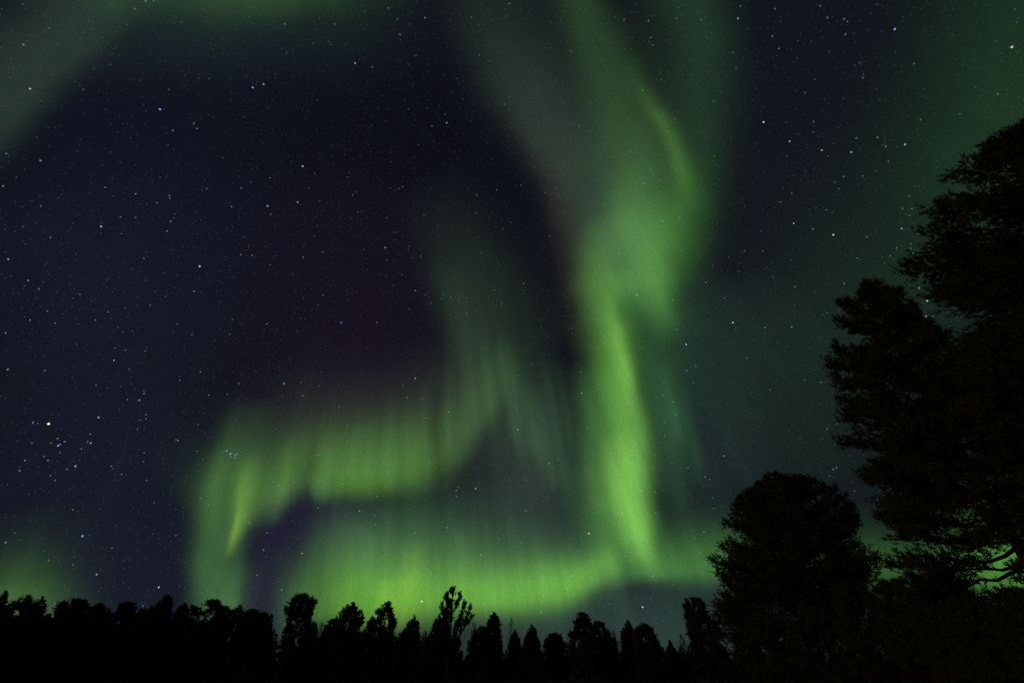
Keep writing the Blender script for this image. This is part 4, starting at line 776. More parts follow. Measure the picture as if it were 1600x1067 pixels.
# ------------------------------------------------------------------ the treeline across the clearing, tree by tree
# (name, azimuth, distance, kind, crown rows (height, reach left, reach right), trunk radius, label)
TREELINE = [
    ('pine_tree', -44.40, 62.0, 'spire', [(2.03, 1.01, 0.82), (4.64, 0.9, 0.62), (4.72, 0.87, 0.62), (5.3, 0.61, 0.41), (5.78, 0.39, 0.25), (6.13, 0.23, 0.13), (6.38, 0.12, 0.06), (6.58, 0.08, 0.08)], 0.14,
     'narrow pointed conifer leaning in at the left edge of the photo'),
    ('pine_tree', -42.90, 64.0, 'spire', [(2.23, 1.41, 1.22), (4.52, 1.38, 0.77), (4.61, 1.36, 0.75), (5.19, 1.23, 0.43), (5.28, 1.18, 0.38), (5.6, 0.99, 0.28), (5.92, 0.58, 0.18), (6.19, 0.29, 0.11), (6.4, 0.13, 0.05), (6.56, 0.08, 0.08)], 0.14,
     'conifer with one sharp slanted tip, in front of the green glow at lower left'),
    ('pine_tree', -42.07, 70.0, 'spire', [(1.91, 0.97, 0.99), (5.24, 0.78, 0.67), (5.78, 0.65, 0.49), (6.18, 0.47, 0.31), (6.52, 0.28, 0.18), (6.75, 0.14, 0.1), (6.93, 0.08, 0.08)], 0.14,
     'slim slanted conifer on the right flank of the low green glow at lower left'),
    ('pine_tree', -39.90, 66.0, 'pine', [(1.85, 1.84, 1.65), (5.3, 1.93, 1.45), (5.46, 1.82, 1.44), (5.84, 1.58, 1.09), (5.98, 1.32, 0.96), (6.13, 1.03, 0.72), (6.23, 0.76, 0.58), (6.33, 0.47, 0.45), (6.47, 0.08, 0.08)], 0.14,
     'broad sloping pine crown right of the low green glow at lower left'),
    ('pine_tree', -38.19, 72.0, 'pine', [(2.05, 1.02, 1.04), (5.39, 0.96, 0.87), (6.04, 0.75, 0.58), (6.41, 0.43, 0.35), (6.61, 0.08, 0.08)], 0.14,
     'low rounded pine beside the broad sloping crown'),
    ('pine_tree', -37.40, 76.0, 'spire', [(1.68, 0.72, 0.74), (3.42, 0.61, 0.65), (4.74, 0.45, 0.49), (5.61, 0.29, 0.28), (6.12, 0.15, 0.16), (6.5, 0.08, 0.08)], 0.14,
     'small pointed conifer between the low rounded pine and the smooth dome'),
    ('pine_tree', -36.12, 68.0, 'pine', [(1.83, 1.36, 1.25), (4.76, 1.41, 0.98), (4.84, 1.4, 0.97), (5.66, 1.27, 0.68), (5.74, 1.21, 0.65), (6.13, 0.91, 0.47), (6.38, 0.49, 0.3), (6.53, 0.08, 0.08)], 0.14,
     'smooth dark dome of a pine under the plain navy sky'),
    ('pine_tree', -34.95, 80.0, 'pine', [(1.69, 0.68, 0.69), (3.89, 0.73, 0.74), (5.54, 0.69, 0.7), (6.28, 0.53, 0.55), (6.7, 0.32, 0.34), (6.92, 0.08, 0.08)], 0.14,
     'small round pine top tucked behind the tall slanted pine'),
    ('pine_tree', -33.58, 62.0, 'pine', [(1.76, 1.56, 1.31), (4.51, 1.52, 1.05), (4.59, 1.5, 1.04), (5.52, 1.24, 0.66), (5.6, 1.17, 0.63), (6.08, 0.78, 0.54), (6.54, 0.47, 0.39), (6.83, 0.26, 0.23), (7.01, 0.08, 0.08)], 0.14,
     'tallest slanted pine left of the green curtain, with a blunt leaning tip'),
    ('pine_tree', -31.95, 74.0, 'spire', [(2.22, 0.98, 0.87), (5.94, 0.89, 0.59), (6.68, 0.52, 0.34), (7.02, 0.26, 0.2), (7.3, 0.08, 0.08)], 0.14,
     'small hooked conifer tip at the left foot of the green curtain'),
    ('pine_tree', -29.77, 60.0, 'dome', [(1.27, 2.03, 1.58), (4.27, 2.12, 1.43), (4.36, 2.1, 1.42), (5.54, 1.94, 1.09), (5.65, 1.76, 1.05), (5.94, 1.31, 0.97), (6.03, 1.14, 0.95), (6.18, 0.88, 0.8), (6.36, 0.5, 0.48), (6.49, 0.08, 0.08)], 0.14,
     'wide rounded pine in front of the foot of the left green curtain'),
    ('pine_tree', -28.61, 70.0, 'pine', [(1.86, 0.99, 1.01), (5.23, 0.64, 0.85), (6.12, 0.59, 0.79), (6.58, 0.39, 0.49), (6.79, 0.08, 0.08)], 0.14,
     'loose pine with sky holes at the right foot of the left green curtain'),
    ('pine_tree', -27.36, 70.0, 'spire', [(2.09, 1.02, 0.77), (5.78, 0.93, 0.47), (6.43, 0.53, 0.28), (6.83, 0.27, 0.14), (7.11, 0.08, 0.08)], 0.14,
     'pointed conifer where the green curtain ends and the purple sky begins'),
    ('pine_tree', -26.17, 66.0, 'pine', [(1.62, 1.09, 1.11), (4.85, 1.01, 1.03), (5.7, 0.77, 0.73), (6.15, 0.39, 0.41), (6.35, 0.08, 0.08)], 0.14,
     'rounded pine under the dark purple wedge of sky, left of two'),
    ('pine_tree', -25.19, 64.0, 'pine', [(1.35, 0.96, 0.97), (4.49, 0.87, 0.88), (5.32, 0.63, 0.64), (5.75, 0.32, 0.39), (5.94, 0.08, 0.08)], 0.14,
     'rounded pine under the dark purple wedge of sky, right of two'),
    ('spruce_tree', -24.43, 72.0, 'spire', [(1.87, 0.82, 0.69), (4.75, 0.57, 0.43), (5.62, 0.29, 0.22), (6.1, 0.14, 0.15), (6.44, 0.08, 0.08)], 0.14,
     'tiny spike of a conifer next to the umbrella shaped pine'),
    ('pine_tree', -21.92, 60.0, 'old', [(1.94, 1.3, 1.57), (4.1, 0.98, 1.49), (4.94, 0.99, 1.44), (5.33, 1.24, 1.29), (5.6, 1.91, 1.26), (5.69, 1.91, 1.26), (5.95, 1.92, 1.31), (6.04, 1.82, 1.33), (6.25, 1.62, 1.38), (6.34, 1.49, 1.4), (6.55, 1.19, 1.4), (6.64, 1.15, 1.4), (6.79, 1.07, 1.36), (6.88, 0.98, 1.34), (7.04, 0.82, 1.17), (7.23, 0.51, 0.76), (7.31, 0.08, 0.08)], 0.16,
     'umbrella shaped pine with a ragged crown stepping down to the left'),
    ('spruce_tree', -20.38, 70.0, 'spire', [(1.19, 0.98, 0.99), (3.71, 0.72, 0.73), (4.76, 0.51, 0.52), (5.36, 0.22, 0.23), (5.7, 0.08, 0.08)], 0.14,
     'spiky young conifer standing against the umbrella shaped pine'),
    ('pine_tree', -18.37, 62.0, 'pine', [(1.01, 1.52, 1.55), (3.25, 1.43, 1.32), (4.24, 1.19, 0.81), (4.84, 0.8, 0.42), (5.21, 0.33, 0.21), (5.34, 0.08, 0.08)], 0.14,
     'low dome shaped pine on the left shoulder of the bushy pine'),
    ('pine_tree', -16.85, 58.0, 'pine', [(1.15, 1.57, 1.47), (4.26, 1.51, 1.15), (4.81, 1.52, 1.21), (5.27, 1.27, 1.28), (5.62, 1.15, 1.13), (5.91, 0.96, 0.59), (6.21, 0.52, 0.4), (6.51, 0.26, 0.27), (6.7, 0.08, 0.08)], 0.16,
     'bushy pine with three humps under the left end of the horizon glow'),
    ('pine_tree', -13.33, 58.0, 'pine', [(1.25, 2.0, 1.52), (3.63, 1.93, 0.79), (4.3, 1.82, 0.91), (4.76, 1.7, 1.17), (5.22, 1.32, 0.82), (5.69, 1.13, 0.49), (6.11, 0.8, 0.4), (6.41, 0.4, 0.4), (6.66, 0.2, 0.27), (6.9, 0.08, 0.08)], 0.16,
     'ragged conifer under the brightest yellow green patch of the glow'),
    ('spruce_tree', -10.41, 62.0, 'spruce', [(1.11, 1.5, 0.96), (3.68, 1.41, 0.57), (4.41, 0.85, 0.5), (4.9, 0.57, 0.5), (5.34, 0.36, 0.29), (5.66, 0.14, 0.15), (5.91, 0.08, 0.08)], 0.14,
     'small steep spruce between the ragged conifer and the candelabra pine'),
    ('spruce_tree', -8.58, 74.0, 'spruce', [(0.6, 0.99, 0.99), (3.1, 0.76, 0.68), (3.96, 0.43, 0.43), (4.47, 0.17, 0.17), (4.83, 0.08, 0.08)], 0.14,
     'very small spruce tip in the gap left of the candelabra pine'),
    ('pine_tree', -6.54, 54.0, 'upswept', [(1.87, 1.72, 1.24), (3.43, 1.63, 0.88), (3.96, 1.64, 1.38), (4.61, 1.4, 1.91), (5.33, 1.16, 2.19), (6.06, 1.1, 2.09), (6.63, 0.91, 1.79), (7.09, 0.85, 0.96), (7.39, 0.53, 0.8), (7.69, 0.26, 0.54), (7.93, 0.08, 0.08)], 0.17,
     'candelabra pine with upswept separate boughs, tallest of the far treeline'),
    ('pine_tree', -7.55, 56.0, 'pine', [(0.94, 1.13, 1.13), (3.61, 0.97, 0.98), (4.38, 0.79, 0.73), (4.84, 0.53, 0.47), (5.12, 0.26, 0.27), (5.3, 0.08, 0.08)], 0.14,
     'low bushy pine tucked against the left foot of the candelabra pine'),
    ('spruce_tree', -1.95, 58.0, 'spruce', [(0.86, 1.06, 0.93), (3.41, 0.75, 0.68), (4.34, 0.69, 0.62), (5.04, 0.56, 0.49), (5.46, 0.35, 0.35), (5.76, 0.14, 0.21), (6.0, 0.08, 0.08)], 0.14,
     'slender dark spruce right of the candelabra pine'),
    ('pine_tree', -3.28, 66.0, 'pine', [(0.52, 1.65, 1.5), (3.4, 1.39, 1.24), (4.31, 0.93, 0.94), (4.78, 0.39, 0.47), (4.98, 0.08, 0.08)], 0.14,
     'low lumpy pine on the left shoulder of the slender dark spruce'),
    ('spruce_tree', 0.34, 68.0, 'spruce', [(0.86, 0.7, 0.7), (3.59, 0.56, 0.48), (4.2, 0.32, 0.32), (4.54, 0.12, 0.12), (4.81, 0.08, 0.08)], 0.14,
     'small spruce spire, first of two right of the slender spruce'),
    ('spruce_tree', 2.12, 64.0, 'spruce', [(0.73, 1.09, 1.02), (3.04, 0.97, 0.75), (3.79, 0.6, 0.53), (4.49, 0.38, 0.38), (4.81, 0.15, 0.23), (5.07, 0.08, 0.08)], 0.14,
     'small spruce spire with a thicker tip, second of two right of the slender spruce'),
    ('pine_tree', 4.47, 66.0, 'pine', [(0.4, 1.2, 1.19), (3.27, 1.08, 1.08), (3.79, 0.93, 0.77), (4.05, 0.62, 0.54), (4.18, 0.08, 0.08)], 0.14,
     'low ragged pine in the gap below the right end of the horizon glow'),
    ('pine_tree', 7.59, 54.0, 'pine', [(0.82, 1.7, 1.69), (2.85, 1.5, 1.24), (3.59, 1.57, 1.0), (4.01, 1.27, 0.88), (4.45, 0.9, 0.63), (4.88, 0.89, 0.7), (5.16, 0.59, 0.64), (5.38, 0.33, 0.38), (5.55, 0.08, 0.08)], 0.17,
     'tall tufted pine at the right end of the horizon glow'),
    ('pine_tree', 9.13, 58.0, 'pine', [(0.55, 1.29, 1.92), (3.27, 1.07, 1.59), (3.95, 0.94, 0.87), (4.59, 0.68, 0.61), (4.88, 0.41, 0.34), (5.0, 0.08, 0.08)], 0.14,
     'round topped pine attached to the right side of the tall tufted pine'),
    ('spruce_tree', 12.23, 56.0, 'spruce', [(0.35, 0.97, 0.97), (2.4, 0.75, 0.74), (3.69, 0.64, 0.63), (4.24, 0.45, 0.32), (4.46, 0.26, 0.26), (4.85, 0.13, 0.13), (5.13, 0.08, 0.08)], 0.14,
     'spruce with a thin spike tip and short side spurs'),
    ('pine_tree', 13.85, 54.0, 'pine', [(0.21, 1.16, 1.6), (2.17, 0.95, 1.41), (3.13, 0.96, 1.07), (3.75, 0.85, 0.78), (4.12, 0.68, 0.54), (4.39, 0.38, 0.3), (4.5, 0.08, 0.08)], 0.14,
     'full rounded pine right of the spike tipped spruce'),
    ('spruce_tree', 16.20, 58.0, 'spruce', [(0.12, 0.85, 0.84), (1.99, 0.56, 0.49), (2.63, 0.31, 0.25), (3.01, 0.13, 0.13), (3.29, 0.08, 0.08)], 0.14,
     'little spruce alone in the lowest gap before the big trees'),
    ('pine_tree', 19.17, 46.0, 'pine', [(1.17, 0.85, 1.85), (3.41, 0.78, 1.54), (3.93, 0.93, 1.36), (4.29, 0.99, 1.17), (4.74, 0.63, 1.08), (5.11, 0.78, 0.7), (5.38, 0.63, 0.7), (5.62, 0.38, 0.5), (5.82, 0.21, 0.2), (5.96, 0.08, 0.08)], 0.16,
     'tall ragged pine standing just left of the big round crowned pine'),
]
for i, (name, az, dist, kind, prof, tr_, label) in enumerate(TREELINE):
    H = max(p[0] for p in prof)
    wide = max(p[1] + p[2] for p in prof)
    dens = min(2.2, max(0.55, wide * H / 40.0))
    root = stand(name, az, dist)
    tag(root, label, 'tree', 'conifers along the far treeline')
    upswept = kind == 'upswept'
    trunk, _, _, crown = grow(name, 100 + i, prof, kind,
                              limbs=int((46 if not upswept else 30) * dens ** 0.5) + (34 if kind == 'spruce' else 0),
                              subs=9 if not upswept else 15, shoots=13 if not upswept else 9, blades=8,
                              shoot_len=0.36, needle=0.23, width=0.085, trunk_r=tr_, sides=5,
                              gaps=0.03 if not upswept else 0.0, bush={'upswept': 0.45, 'spruce': 0.62, 'spire': 0.75}.get(kind, 0.9),
                              fingers=6 if kind in ('pine', 'spire') else 0)
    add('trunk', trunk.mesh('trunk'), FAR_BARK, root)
    add('crown', crown, PINE_NEEDLES if kind != 'spruce' else SPRUCE_NEEDLES, root)

# ------------------------------------------------------------------ the mass of trees behind and between them
protos = []
for k, (kind, H, w) in enumerate((('pine', 8.0, 1.9), ('spruce', 8.4, 1.5), ('spire', 7.6, 1.6), ('pine', 7.2, 2.3), ('spruce', 7.4, 1.25))):
    prof = [(0.25, w * 1.1, w * 1.1), (H * 0.35, w * 1.05, w), (H * 0.6, w * 0.8, w * 0.85), (H * 0.85, w * 0.45, w * 0.4), (H, 0.08, 0.08)]
    trunk, _, _, crown = grow('conifer', 400 + k, prof, kind, 44, 7, 9, 8, 0.45, 0.32, 0.12, 0.12, sides=4)
    tm = trunk.mesh('trunk')
    tm.materials.append(GREY_BARK)
    crown.materials.append(SPRUCE_NEEDLES if kind == 'spruce' else PINE_NEEDLES)
    protos.append((tm, crown, H))
BACK = [
    (-46.49, 85.4, 5.76), (-46.31, 65.1, 4.38), (-45.72, 76.8, 3.67), (-45.95, 87.9, 5.60), (-45.60, 67.4, 4.56),
    (-45.21, 76.9, 3.77), (-45.28, 92.8, 6.13), (-45.16, 78.1, 4.34), (-44.88, 74.7, 3.92), (-44.60, 85.3, 5.64),
    (-44.54, 72.8, 4.17), (-44.09, 73.2, 3.64), (-44.00, 89.8, 5.86), (-43.95, 66.6, 4.33), (-43.74, 64.7, 3.49),
    (-43.44, 91.5, 6.25), (-43.35, 80.0, 5.00), (-42.94, 67.2, 3.92), (-42.89, 94.5, 6.35), (-42.72, 78.5, 4.76),
    (-42.39, 67.7, 4.26), (-42.28, 88.6, 6.24), (-41.77, 64.7, 4.33), (-41.42, 79.3, 3.92), (-41.15, 88.0, 6.54),
    (-40.72, 70.6, 4.33), (-40.88, 77.1, 4.14), (-40.67, 85.9, 5.97), (-40.48, 69.3, 4.12), (-40.22, 66.7, 4.33),
    (-39.75, 85.4, 6.18), (-39.96, 67.3, 4.55), (-39.59, 66.7, 4.34), (-39.57, 90.9, 6.80), (-38.93, 66.0, 4.02),
    (-38.58, 70.5, 3.86), (-38.87, 89.7, 6.53), (-38.19, 68.0, 4.66), (-38.30, 72.0, 3.86), (-38.09, 86.9, 6.43),
    (-37.79, 66.3, 4.19), (-37.10, 73.0, 3.84), (-36.84, 93.2, 6.00), (-37.06, 71.9, 4.56), (-36.62, 78.0, 4.77),
    (-36.06, 93.2, 6.79), (-35.92, 77.0, 4.93), (-35.87, 75.0, 4.22), (-34.79, 85.0, 5.66), (-35.11, 74.7, 4.52),
    (-34.44, 66.0, 3.72), (-34.35, 86.3, 6.86), (-33.84, 75.9, 5.04), (-33.77, 64.1, 4.29), (-33.33, 85.6, 5.86),
    (-33.32, 78.0, 4.92), (-33.05, 67.2, 3.81), (-32.71, 94.8, 6.33), (-32.90, 64.4, 4.59), (-32.22, 71.8, 4.28),
    (-31.84, 89.1, 7.08), (-31.50, 64.2, 4.63), (-31.41, 65.4, 3.84), (-31.11, 88.4, 6.22), (-31.11, 79.5, 5.41),
    (-30.56, 73.9, 4.93), (-29.95, 96.0, 7.19), (-30.25, 78.1, 5.87), (-29.87, 77.4, 4.89), (-29.34, 96.2, 7.64),
    (-29.07, 71.9, 5.49), (-28.56, 78.5, 4.70), (-28.35, 91.6, 7.19), (-28.34, 71.7, 4.89), (-28.13, 77.6, 5.02),
    (-26.96, 92.8, 6.36), (-26.74, 69.0, 4.92), (-27.02, 78.6, 4.84), (-26.01, 92.6, 6.68), (-26.08, 76.3, 5.86),
    (-25.97, 66.1, 4.15), (-24.85, 86.5, 6.36), (-25.18, 73.2, 5.45), (-24.93, 65.5, 4.19), (-23.85, 93.2, 5.78),
    (-23.89, 64.4, 3.81), (-22.16, 95.2, 5.24), (-22.16, 66.5, 3.44), (-21.18, 97.1, 5.61), (-21.06, 65.9, 3.42),
    (-19.95, 92.7, 5.28), (-20.19, 78.8, 4.38), (-19.17, 93.9, 5.18), (-18.91, 69.2, 4.12), (-17.76, 89.6, 5.05),
    (-17.65, 68.5, 3.65), (-16.76, 91.6, 5.90), (-16.41, 69.8, 3.87), (-15.35, 84.9, 5.64), (-15.44, 78.7, 3.83),
    (-14.89, 87.6, 5.84), (-14.27, 78.3, 3.89), (-13.33, 88.2, 5.75), (-13.46, 76.6, 4.52), (-12.40, 87.7, 5.00),
    (-12.78, 65.5, 4.11), (-11.03, 84.9, 5.74), (-11.17, 78.2, 4.50), (-9.77, 97.3, 5.76), (-9.85, 73.0, 3.94),
    (-9.04, 91.0, 5.61), (-9.03, 71.7, 3.81), (-7.81, 87.6, 5.13), (-7.82, 77.8, 4.15), (-6.21, 84.4, 3.64),
    (-6.76, 79.4, 3.12), (-5.69, 95.5, 3.44), (-5.28, 71.6, 2.54), (-4.29, 98.0, 3.52), (-4.52, 79.0, 2.30),
    (-3.38, 92.2, 3.40), (-3.21, 78.6, 2.57), (-2.16, 92.4, 3.34), (-1.49, 68.1, 2.43), (-0.40, 96.5, 4.08),
    (-0.18, 77.3, 2.81), (1.08, 93.2, 3.37), (1.30, 72.4, 2.51), (2.05, 94.0, 4.26), (1.83, 73.6, 2.57),
    (3.43, 94.9, 4.30), (3.45, 65.9, 2.35), (4.74, 84.0, 3.55), (4.05, 74.0, 2.51), (5.53, 90.7, 4.21),
    (5.96, 78.2, 2.80), (7.25, 89.4, 3.89), (7.50, 70.6, 2.94), (8.59, 88.2, 3.27), (8.35, 75.3, 2.38),
    (9.85, 96.4, 4.36), (9.36, 76.1, 2.83), (10.78, 88.5, 3.29), (10.30, 72.2, 2.78), (11.49, 96.8, 4.06),
    (12.03, 65.4, 2.29), (13.11, 87.0, 3.99), (12.64, 78.2, 2.50), (14.07, 90.4, 3.82), (13.89, 67.9, 2.76),
    (14.62, 88.2, 3.13), (14.19, 78.5, 2.51), (15.42, 94.1, 2.41), (15.55, 66.9, 2.18), (17.18, 88.6, 3.76),
    (17.04, 69.8, 2.44), (18.11, 97.4, 4.08), (17.29, 79.7, 2.48), (19.24, 93.4, 3.45), (18.70, 67.2, 2.77),
    (19.98, 91.6, 3.57), (20.11, 77.4, 2.39), (20.80, 87.1, 3.84), (20.88, 67.1, 2.41), (22.23, 93.9, 3.78),
    (22.15, 69.6, 2.72), (23.11, 86.7, 3.91), (22.63, 79.0, 2.41), (23.58, 94.1, 3.82), (23.51, 70.0, 2.75),
    (24.25, 85.9, 3.48), (24.31, 75.7, 2.32), (25.68, 91.8, 3.74), (25.25, 79.6, 2.60), (26.26, 92.4, 3.43),
    (25.99, 64.4, 2.25), (27.18, 84.6, 3.68), (27.08, 71.0, 2.62), (28.49, 88.8, 3.73), (28.41, 79.3, 2.52),
    (29.20, 91.5, 3.63), (28.82, 77.8, 2.64), (30.18, 96.4, 3.92), (29.91, 66.3, 2.07), (31.29, 95.5, 3.94),
    (31.06, 79.1, 2.86), (31.63, 87.7, 3.31), (31.56, 77.9, 2.53), (33.06, 93.7, 3.64), (32.45, 68.6, 2.14),
    (33.60, 95.9, 3.44), (33.09, 70.9, 2.71), (34.32, 88.0, 2.95), (33.78, 77.1, 2.15), (34.83, 98.0, 3.09),
    (35.12, 68.7, 2.69), (36.13, 93.0, 3.72), (35.77, 72.2, 2.32), (-46.18, 56.4, 2.51), (-45.41, 59.6, 2.55),
    (-44.49, 54.8, 2.35), (-43.59, 58.4, 2.55), (-42.52, 53.6, 1.98), (-41.56, 56.2, 2.27), (-40.67, 59.6, 2.45),
    (-39.55, 54.5, 2.28), (-38.52, 56.8, 2.57), (-37.22, 57.8, 2.33), (-36.13, 61.6, 2.66), (-34.70, 61.6, 2.27),
    (-33.60, 55.0, 2.48), (-32.42, 55.2, 2.52), (-31.21, 54.9, 2.39), (-29.89, 55.2, 2.27), (-28.30, 55.3, 2.19),
    (-26.86, 53.0, 2.62), (-25.17, 52.1, 2.73), (-23.46, 58.6, 2.91), (-21.84, 54.5, 2.66), (-19.96, 54.4, 2.54),
    (-18.32, 54.9, 2.28), (-16.93, 53.0, 2.22), (-15.67, 61.9, 3.05), (-13.91, 57.6, 2.33), (-11.95, 55.5, 2.63),
    (-10.13, 55.6, 2.94), (-8.14, 56.9, 2.47), (-6.09, 59.3, 2.64), (-4.39, 55.9, 2.88), (-2.78, 54.9, 2.91),
    (-1.22, 59.4, 2.63), (0.75, 55.2, 2.19), (2.66, 56.0, 2.20), (4.76, 61.2, 2.99), (6.74, 60.3, 2.15),
    (8.69, 59.2, 2.63), (10.67, 58.2, 2.48), (12.71, 55.4, 2.68), (14.04, 58.3, 2.21), (15.93, 53.8, 2.67),
    (17.46, 55.5, 2.17), (19.12, 60.4, 2.62), (20.40, 52.1, 2.14), (22.10, 56.7, 2.26), (23.87, 53.4, 2.58),
]
rng = np.random.default_rng(31)
for i, (az, dist, h) in enumerate(BACK):
    tm, cr, H = protos[int(rng.integers(len(protos)))]
    root = stand('conifer', az, dist)
    s = h / H
    root.scale = (s * rng.uniform(0.9, 1.2), s * rng.uniform(0.9, 1.2), s)
    root.rotation_euler = (0, 0, rng.uniform(0, 6.28))
    tag(root, 'black conifer lost in the unbroken dark mass of the far treeline', 'tree', 'conifers merged into the dark forest')
    add('trunk', tm, None, root)
    add('crown', cr, None, root)

# ------------------------------------------------------------------ thin leafless birches between the conifers
def birch(name, seed, az, dist, H, spread, label):
    rng = np.random.default_rng(seed)
    root = stand(name, az, dist)
    tag(root, label, 'tree', 'thin bare birches in the far treeline')
    tz = np.linspace(0, H, 9)
    tp = np.column_stack([np.cumsum(rng.normal(0, 0.05, 9)), np.cumsum(rng.normal(0, 0.05, 9)), tz])
    w = Wood()
    w.tube(tp, np.linspace(0.06, 0.010, 9), 6)
    add('trunk', w.mesh('trunk'), GREY_BARK, root)
    t = Wood()
    for k in range(46):
        q = rng.uniform(0.35, 0.97)
        a = np.array([np.interp(q * H, tz, tp[:, c]) for c in range(3)])
        an = rng.uniform(0, 6.28)
        ln = spread * (1.15 - q) * rng.uniform(0.8, 1.5)
        e = a + np.array([math.cos(an) * ln * 0.6, math.sin(an) * ln * 0.6, ln * 1.1])
        t.tube([a, (a + e) / 2 + [0, 0, -0.06 * ln], e], [0.016, 0.011, 0.006], 3)
        for j in range(4):
            f = rng.uniform(0.35, 1)
            b = a + (e - a) * f
            g = b + rng.normal(0, 0.22 * ln, 3) + [0, 0, 0.25 * ln]
            t.tube([b, (b + g) / 2, g], [0.009, 0.007, 0.005], 3)
    add('twigs', t.mesh('twigs'), GREY_BARK, root)


BIRCHES = [
    (-3.91, 70.0, 5.68, 1.6, 'thin bare birch between the candelabra pine and the low lumpy pine'),
    (-0.14, 72.0, 6.54, 1.4, 'thin bare birch close to the right side of the slender dark spruce'),
    (-19.63, 68.0, 5.47, 1.5, 'thin bare birch right of the spiky young conifer'),
    (10.90, 66.0, 4.53, 1.5, 'thin bare birch left of the spike tipped spruce'),
    (17.32, 56.0, 3.54, 1.3, 'thin bare birch against the left side of the tall ragged pine'),
    (-9.19, 70.0, 4.79, 1.2, 'thin bare birch just left of the very small spruce tip'),
]
for i, b in enumerate(BIRCHES):
    birch('bare_birch', 600 + i, *b)

